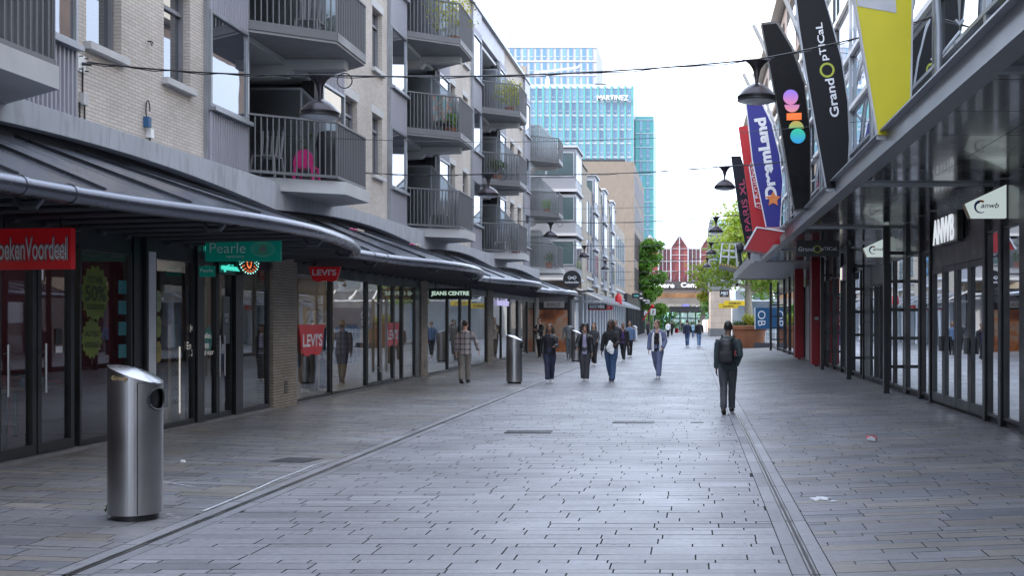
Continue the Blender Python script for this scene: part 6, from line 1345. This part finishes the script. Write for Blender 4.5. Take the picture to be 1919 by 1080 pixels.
    if top or tee:
        def shirt(m, infl, nm, cut=None, ln=0., sleeve=1., wr_=.007, hd=False):
            b = MB(); f = infl; c2 = [(-.10-ln,.155,.12),(-.02,.158,.122),(.10,.145,.115),(.22,.145,.112),(.34,.165,.125),(.43,.18 if not fem else .168,.118),(.49,.135,.095),(.53,.08,.075)]; c2 = [q for q in c2]
            b.tube([T(0,0,z) for z,_,_ in c2], [(a*wide+f)*s for _,a,_ in c2], 18, ry=[(q+f)*s for _,_,q in c2], ref=(1,0,0))
            for sh, el, wr, d2, side in arms:
                en = el.lerp(wr, .93) if sleeve > .9 else sh.lerp(el, .75); pts = [sh-Vector((side*.03*s,0,-.0)), sh.lerp(el,.25), sh.lerp(el,.65), el, el.lerp(wr,.5), en] if sleeve > .9 else [sh-Vector((side*.03*s,0,0)), sh.lerp(el,.3), en]; rr = [.060,.058,.052,.047,.043,.040] if sleeve > .9 else [.066,.06,.056]
                b.tube(pts, [(q+f)*s for q in rr], 12)
            if hd: b.tube([T(-.10,-.03,.50), T(-.07,-.10,.53), T(0,-.125,.54), T(.07,-.10,.53), T(.10,-.03,.50)], [.03*s,.045*s,.05*s,.045*s,.03*s], 8)
            return remesh(b, nm, m, t, vx, wr=wr_, sm=1, cut=cut, seed=h*3)
        if tee: shirt(tee, -.004, 'shirt', sleeve=.5 if top else P.get('sleeve', .5), wr_=.004)
        if top:
            inv = None
            if open_: 
                def inv(c): 
                    zz = (c.z-pz)/s; w_ = open_*(.4+.6*min(1, max(0, (.52-zz)/.5)))
                    return c.y > math.sin(lean)*zz*s+.03*s and abs(c.x) < w_*s and zz < .56 and zz > -.3
            j = shirt(top, .012+(.010 if open_ else 0), 'jacket', cut=inv, ln=toplen, hd=hood)
    if skirt: b = MB(); b.tube([T(0,0,.1), T(0,0,-.1), T(0,0,-.45)], [.16*s,.2*s,.27*s], 16, ry=[.13*s,.17*s,.24*s], ref=(1,0,0)); remesh(b, 'skirt', skirt, t, vx, wr=.02)
    hm = hairm or HAIR
    if hair and not headless:
        b = MB(); keep = lambda c: (Hm.inverted() @ c)
        if hair == 'short': b.ball(Hd(0,-.008,.03), (.080*s,.100*s,.104*s), 14)
        elif hair == 'buzz': b.ball(Hd(0,-.006,.028), (.077*s,.097*s,.100*s), 14)
        elif hair == 'quiff': b.ball(Hd(0,-.008,.032), (.076*s,.098*s,.106*s), 14); b.ball(Hd(0,.04,.11), (.05*s,.05*s,.03*s), 10)
        elif hair == 'long':
            b.ball(Hd(0,-.012,.028), (.088*s,.105*s,.108*s), 14); b.tube([Hd(0,-.06,.03), Hd(0,-.075,-.1), Hd(0,-.075,-.2), Hd(0,-.07,-.30)], [.08*s,.092*s,.085*s,.06*s], 12, ry=[.045*s,.045*s,.04*s,.03*s], ref=(1,0,0))
            for q in (-1,1): b.tube([Hd(q*.07,-.01,.05), Hd(q*.083,-.005,-.05), Hd(q*.088,.005,-.15), Hd(q*.085,.02,-.25)], [.02*s,.025*s,.026*s,.015*s], 8)
        elif hair == 'curly':
            rr = random.Random(4)
            b.ball(Hd(0,-.02,.03), (.12*s,.12*s,.125*s), 14)
            for i in range(46):
                a = rr.random()*6.28; z = rr.uniform(-.16,.13); r_ = .125*math.sqrt(max(.2, 1-(z/.19)**2)); y = -.02+r_*math.sin(a)
                if y > .035 and z < .07: continue
                b.ball(Hd(r_*math.cos(a), y, z), .035*s, 8)
        elif hair == 'bun': b.ball(Hd(0,-.01,.028), (.082*s,.102*s,.104*s), 14); b.ball(Hd(0,-.08,.11), .045*s, 10)
        def cutf(c):
            q = keep(c)/s/1.06; return q.y > .012 and q.z < .056 and abs(q.x) < .078
        remesh(b, 'hair', hm, t, vx*.7, wr=.006 if hair in ('curly','long') else .002, cut=cutf)
    t['arms'] = 0; del t['arms']
    return t, dict(T=T, Hd=Hd, arms=arms, pz=pz, s=s, legs=legs)
def cloth(name, c, r=.8, **k): return mat(name, c, r, 0, .12, 6, **k)
def plaid():
    m = bpy.data.materials.new('plaid_shirt'); m.use_nodes = True; n = m.node_tree; b = n.nodes['Principled BSDF']; b.inputs['Roughness'].default_value = .85
    t = n.nodes.new('ShaderNodeTexCoord'); s = n.nodes.new('ShaderNodeSeparateXYZ'); n.links.new(t.outputs['Object'], s.inputs[0]); outs = []
    for ax, f in ((0, 52), (2, 44)):
        a = n.nodes.new('ShaderNodeMath'); a.operation = 'MULTIPLY'; a.inputs[1].default_value = f; n.links.new(s.outputs[ax], a.inputs[0]); q = n.nodes.new('ShaderNodeMath'); q.operation = 'SINE'; n.links.new(a.outputs[0], q.inputs[0]); r = n.nodes.new('ShaderNodeMapRange'); r.inputs[1].default_value = .2; r.inputs[2].default_value = .75; r.inputs[3].default_value = 0; r.inputs[4].default_value = .5; n.links.new(q.outputs[0], r.inputs[0]); outs.append(r.outputs[0])
    ad = n.nodes.new('ShaderNodeMath'); ad.operation = 'ADD'; n.links.new(outs[0], ad.inputs[0]); n.links.new(outs[1], ad.inputs[1]); mx = n.nodes.new('ShaderNodeMixRGB'); mx.inputs[1].default_value = (.36,.32,.32,1); mx.inputs[2].default_value = (.085,.075,.085,1); n.links.new(ad.outputs[0], mx.inputs[0]); n.links.new(mx.outputs[0], b.inputs['Base Color']); return m
M_blk = cloth('cloth_black', (.014,.014,.017)); M_blk2 = mat('jacket_black_shell', (.013,.013,.016), .42, 0, .2, 8); M_navy = cloth('cloth_navy', (.018,.022,.05)); M_jean = cloth('denim_blue', (.045,.085,.18)); M_jeanl = cloth('denim_light', (.11,.18,.30)); M_char = cloth('cloth_charcoal', (.045,.045,.052)); M_sage = cloth('cloth_taupe', (.20,.18,.16)); M_lil = cloth('cloth_lilac_grey', (.28,.26,.36)); M_pur = cloth('cloth_purple', (.07,.03,.13)); M_shoe = mat('shoe_white', (.5,.5,.52), .5, 0, .1, 9); M_shoeb = mat('shoe_black', (.02,.02,.022), .5); M_bluegrey = cloth('cloth_blue_grey', (.13,.15,.25)); M_teal_s = cloth('cloth_dark_teal', (.028,.045,.05)); M_dgrey = cloth('trouser_dark_grey', (.05,.053,.062))
def px_h(px, top, bot): c = ground(px, bot); return c, (bot-top)*c.y/F
TOW = math.pi
# man in checked shirt, walking away
c, h = px_h(871, 600, 719); person('heavy man in a checked grey shirt walking away beside the second bin', c, R(-4), h*1.01, {'leg': (-8,12,9,2), 'arm': ((-6,6,10,0),(10,22,14,0)), 'lean': 1, 'sole': M_shoeb}, 'light', plaid(), M_sage, M_shoeb, 'short', HAIRB, wide=1.1, toplen=.04, legw=1.15)
c, h = px_h(1030, 606, 718); person('woman in black jacket and navy trousers walking next to the second bin', c, TOW+R(4), h, {'leg': (-6,12,10,2), 'arm': ((12,12,70,20),(-6,8,8,0)), 'lean': 0}, 'brown', M_blk2, M_navy, M_shoe, 'long', tee=M_blk, fem=True, open_=.07, legw=1.2)
c, h = px_h(1096, 606, 715); tw_, K = person('woman with curly black hair and an open black jacket over a lilac top', c, TOW, h, {'leg': (3,2,-2,4), 'arm': ((2,10,12,0),(14,14,50,10)), 'lean': 0}, 'mid', M_blk2, M_char, M_shoe, 'curly', tee=M_lil, fem=True, open_=.09, legw=1.3)
c, h = px_h(1145, 596, 716); person('tall woman in a black top and blue jeans holding a white bag', c, TOW+R(-3), h, {'leg': (8,2,-14,22), 'arm': ((18,12,60,14),(-4,14,10,0)), 'lean': 0, 'sole': M_white}, 'dark', M_blk, M_jean, M_shoeb, 'long', fem=True, legw=1.25, headturn=R(-12))
t = thing('handbag', 'crumpled white bag in the hand of the tall woman in jeans', 'bag', c+Vector((-.0,-.34,.80))); b = MB()
b.tube([(0,0,.36),(.01,0,.28),(-.02,0,.18),(.03,0,.08),(.02,0,0)], [.02,.06,.10,.12,.06], 12, ry=[.02,.04,.05,.05,.03])
remesh(b, 'bag', M_white, t, .012, wr=.03); b = MB(); b.tube([(-.03,0,.32),(-.05,0,.46),(.04,0,.46),(.03,0,.32)], .008, 5); b.build('handle', M_blk, t)
c, h = px_h(1232, 597, 709); tm_, K = person('man in an open blue hoodie and blue joggers looking to his side', c, TOW+R(-6), h, {'leg': (10,2,-16,30), 'arm': ((4,12,34,20),(-4,11,14,0)), 'lean': 2}, 'light', M_bluegrey, M_bluegrey, M_shoe, 'buzz', HAIRB, tee=M_blk, open_=.105, legw=1.3, headturn=R(-45), hood=True, wide=.97)
for q in (-1,1):
    b = MB(); b.tube([K['T'](q*.095,.125,.46), K['T'](q*.115,.150,.3), K['T'](q*.12,.152,.12), K['T'](q*.115,.150,-.10)], [.018,.032,.038,.036], 10, ry=[.008,.010,.010,.010], ref=(1,0,0)); b.build('white_panel', M_white, tm_, True)
c, h = px_h(1364, 598, 776); tb_, K = person('young man in a dark teal sweater carrying a black backpack, walking away', c, R(-8), h*1.0, {'leg': (-12,16,14,3), 'arm': ((-4,5,8,0),(-14,10,44,26)), 'lean': 3, 'sole': mat('sole_brown', (.16,.12,.09), .6)}, 'dark', M_teal_s, M_dgrey, M_shoeb, 'short', toplen=.0, legw=1.08)
bp_ = thing('backpack', 'black backpack on the back of the young man in the teal sweater', 'backpack', c, R(-5)); T = K['T']
b = MB(); b.tube([T(-.02,-.20,z) for z in (.02,.05,.2,.38,.47,.50)], [q*1.0 for q in (.11,.145,.155,.14,.10,.05)], 16, ry=[.05,.085,.10,.09,.06,.03], ref=(1,0,0)); bg_ = remesh(b, 'bag', mat('backpack_nylon', (.012,.012,.015), .5, 0, .2, 10), bp_, .012, wr=.005)
b = MB(); b.tube([T(-.02,-.29,z) for z in (.05,.08,.2,.26)], [.10,.12,.12,.10], 14, ry=[.02,.035,.035,.02], ref=(1,0,0)); remesh(b, 'pocket', mat('backpack_nylon_matt', (.017,.017,.02), .7), bp_, .011)
for q in (-1,1):
    b = MB(); b.tube([T(q*.09,-.13,.47), T(q*.11,-.03,.555), T(q*.12,.10,.50), T(q*.13,.155,.36), T(q*.15,.10,.2), T(q*.13,-.12,.12)], .018, 8); b.build('strap', M_blk, bp_, True)
b = MB(); b.box(.13,.165,-.24,-.16,K['pz']+.17,K['pz']+.27); b.build('bottle_pocket', mat('pocket_red', (.16,.02,.03), .6), bp_)
# second row
c, h = px_h(1011, 594, 672); person('woman in a black jacket looking at her phone, leaning by the warm picture window', c, TOW+R(-25), h, {'leg': (4,0,-4,4), 'arm': ((20,4,95,30),(20,4,95,30)), 'lean': 0}, 'light', M_blk2, M_blk, M_shoeb, 'bun', tee=M_white, fem=True, open_=.10, headtilt=R(-18), detail=0)
c, h = px_h(1113, 606, 700); c.y += 4; person('long haired woman in a dark top walking behind the curly haired woman', ground(1113,686), TOW, 1.66, {'leg': (8,2,-8,10), 'arm': ((10,8,60,10),(0,8,12,0))}, 'light', M_char, M_blk, M_shoe, 'long', fem=True, detail=0)
person('person in a purple sweater and black trousers, head bowed, behind the tall woman', ground(1168,678), TOW+R(-6), 1.66, {'leg': (10,2,-12,16), 'arm': ((-6,8,14,0),(8,8,16,0))}, 'brown', M_blk, M_blk, M_shoe, 'short', tee=M_pur, open_=.10, headtilt=R(-35), detail=0)
person('person in a light denim jacket walking behind the purple sweater', ground(1180,670), TOW, 1.72, {'leg': (-6,4,8,4), 'arm': ((-4,10,10,0),(6,10,10,0))}, 'mid', M_jeanl, M_blk, M_shoe, 'short', detail=0, wide=1.05)
person('man with short dark hair half hidden between the tall woman and the purple sweater', ground(1154,668), TOW, 1.78, {}, 'mid', M_char, M_blk, M_shoe, 'short', detail=0)
# far walkers
person('man in a navy jacket and blue jeans walking away, left of the far pair', ground(1288,651), R(2), 1.80, {'leg': (8,2,-8,12)}, 'mid', M_navy, M_jean, M_shoe, 'short', detail=0, wide=1.1)
person('man in a black jacket and lighter jeans walking away, right of the far pair', ground(1310,651), R(-2), 1.82, {'leg': (-6,14,6,2)}, 'mid', M_blk, M_jeanl, M_shoe, 'short', detail=0, wide=1.08)
person('person in a white jacket and black trousers far down the street', ground(1252,634), R(0), 1.72, {}, 'mid', M_white, M_blk, M_shoe, 'short', detail=0)
person('dark clothed person right of the white jacket far down the street', ground(1259,630), R(0), 1.78, {}, 'mid', M_blk, M_blk, M_shoe, 'short', detail=0)
person('person in dark clothes standing by the arcade pillars', ground(1214,630), TOW, 1.68, {'leg': (2,0,-2,0)}, 'light', M_char, M_blk, M_shoe, 'long', fem=True, detail=0)
person('tiny dark figure in the station doorway', ground(1277.5,622.5), TOW, 1.75, {}, 'mid', M_blk, M_blk, M_shoeb, 'short', detail=0)
person('small figure in a pale blue top between the far pair', ground(1299,634), R(5), 1.6, {}, 'light', cloth('cloth_pale_blue', (.25,.42,.5)), M_jean, M_shoe, 'short', detail=0, fem=True)
for k, dx in enumerate((0, .55)):
    o = thing('shopping_bag', ['white shopping bag hanging beside the far dark clothed person','red shopping bag beside the white one'][k], 'bag', ground(1262+2*k, 629)+Vector((.25,0,.3))); MB().prism([(-.2,-.1,0),(.2,-.1,0),(.24,-.1,.5),(-.24,-.1,.5)], (0,.15,0)).build('bag', [M_white, red][k], o); b = MB(); b.tube([(-.1,-.02,.5),(-.08,-.02,.7),(.08,-.02,.7),(.1,-.02,.5)], .015, 5); b.build('handle', M_black, o)
# ---------------------------------------------------------------- mannequins
M_man = mat('mannequin_white', (.5,.48,.46), .4); M_mang = mat('mannequin_grey', (.11,.12,.13), .35)
mann = [((-7.95,23.55),'brown cap','mannequin in a cream top and grey jeans behind the large sticker', cloth('cloth_cream', (.45,.40,.32)), cloth('denim_grey', (.14,.15,.19)), M_man, R(-60)),
        ((-8.3,24.2),'','mannequin in a white shirt and black trousers beside the cream one', M_white, M_char, M_man, R(-75)),
        ((-7.95,24.3),'','mannequin in blue denim next to the dark mullion', M_jean, M_jean, M_man, R(-90))]
for (x, y), _, lb, tp, tr_, sk, rz in mann: person(lb, (x, y, ZB+.03), rz, 1.80, {'leg': (3,0,-3,2), 'arm': ((0,8,8,0),(0,8,8,0))}, 'light', tp, tr_, M_white, None, detail=0, name='mannequin', skinm=sk)
person('dark headless mannequin on a stand beside the warm picture window', ground(1066,676), TOW, 1.80, {'leg': (1,0,-1,0), 'arm': ((0,10,6,0),(0,10,6,0))}, detail=0, name='mannequin', skinm=M_mang, headless=True, hair=None, shoes=M_mang)
person('mannequin in a dark coat behind the jeans centre glass', (-8.2, 32.6, ZB+.03), R(-90), 1.82, {'leg': (2,0,-2,0)}, 'light', cloth('cloth_stone', (.22,.21,.19)), M_char, M_white, None, detail=0, name='mannequin', skinm=M_man)
for k, (y, lb) in enumerate(((19.3,'pale tall sculpture like display just behind the optician glass'),)):
    t = thing('display_figure', lb, 'display', (XF-.5, y, ZB+.03)); b = MB(); b.tube([(0,0,0),(0,.02,.5),(0,.1,.9),(0,-.05,1.3),(0,.03,1.7)], [.12,.10,.20,.11,.07], 12); remesh(b, 'figure', mat('plaster', (.45,.43,.40), .7), t, .015)
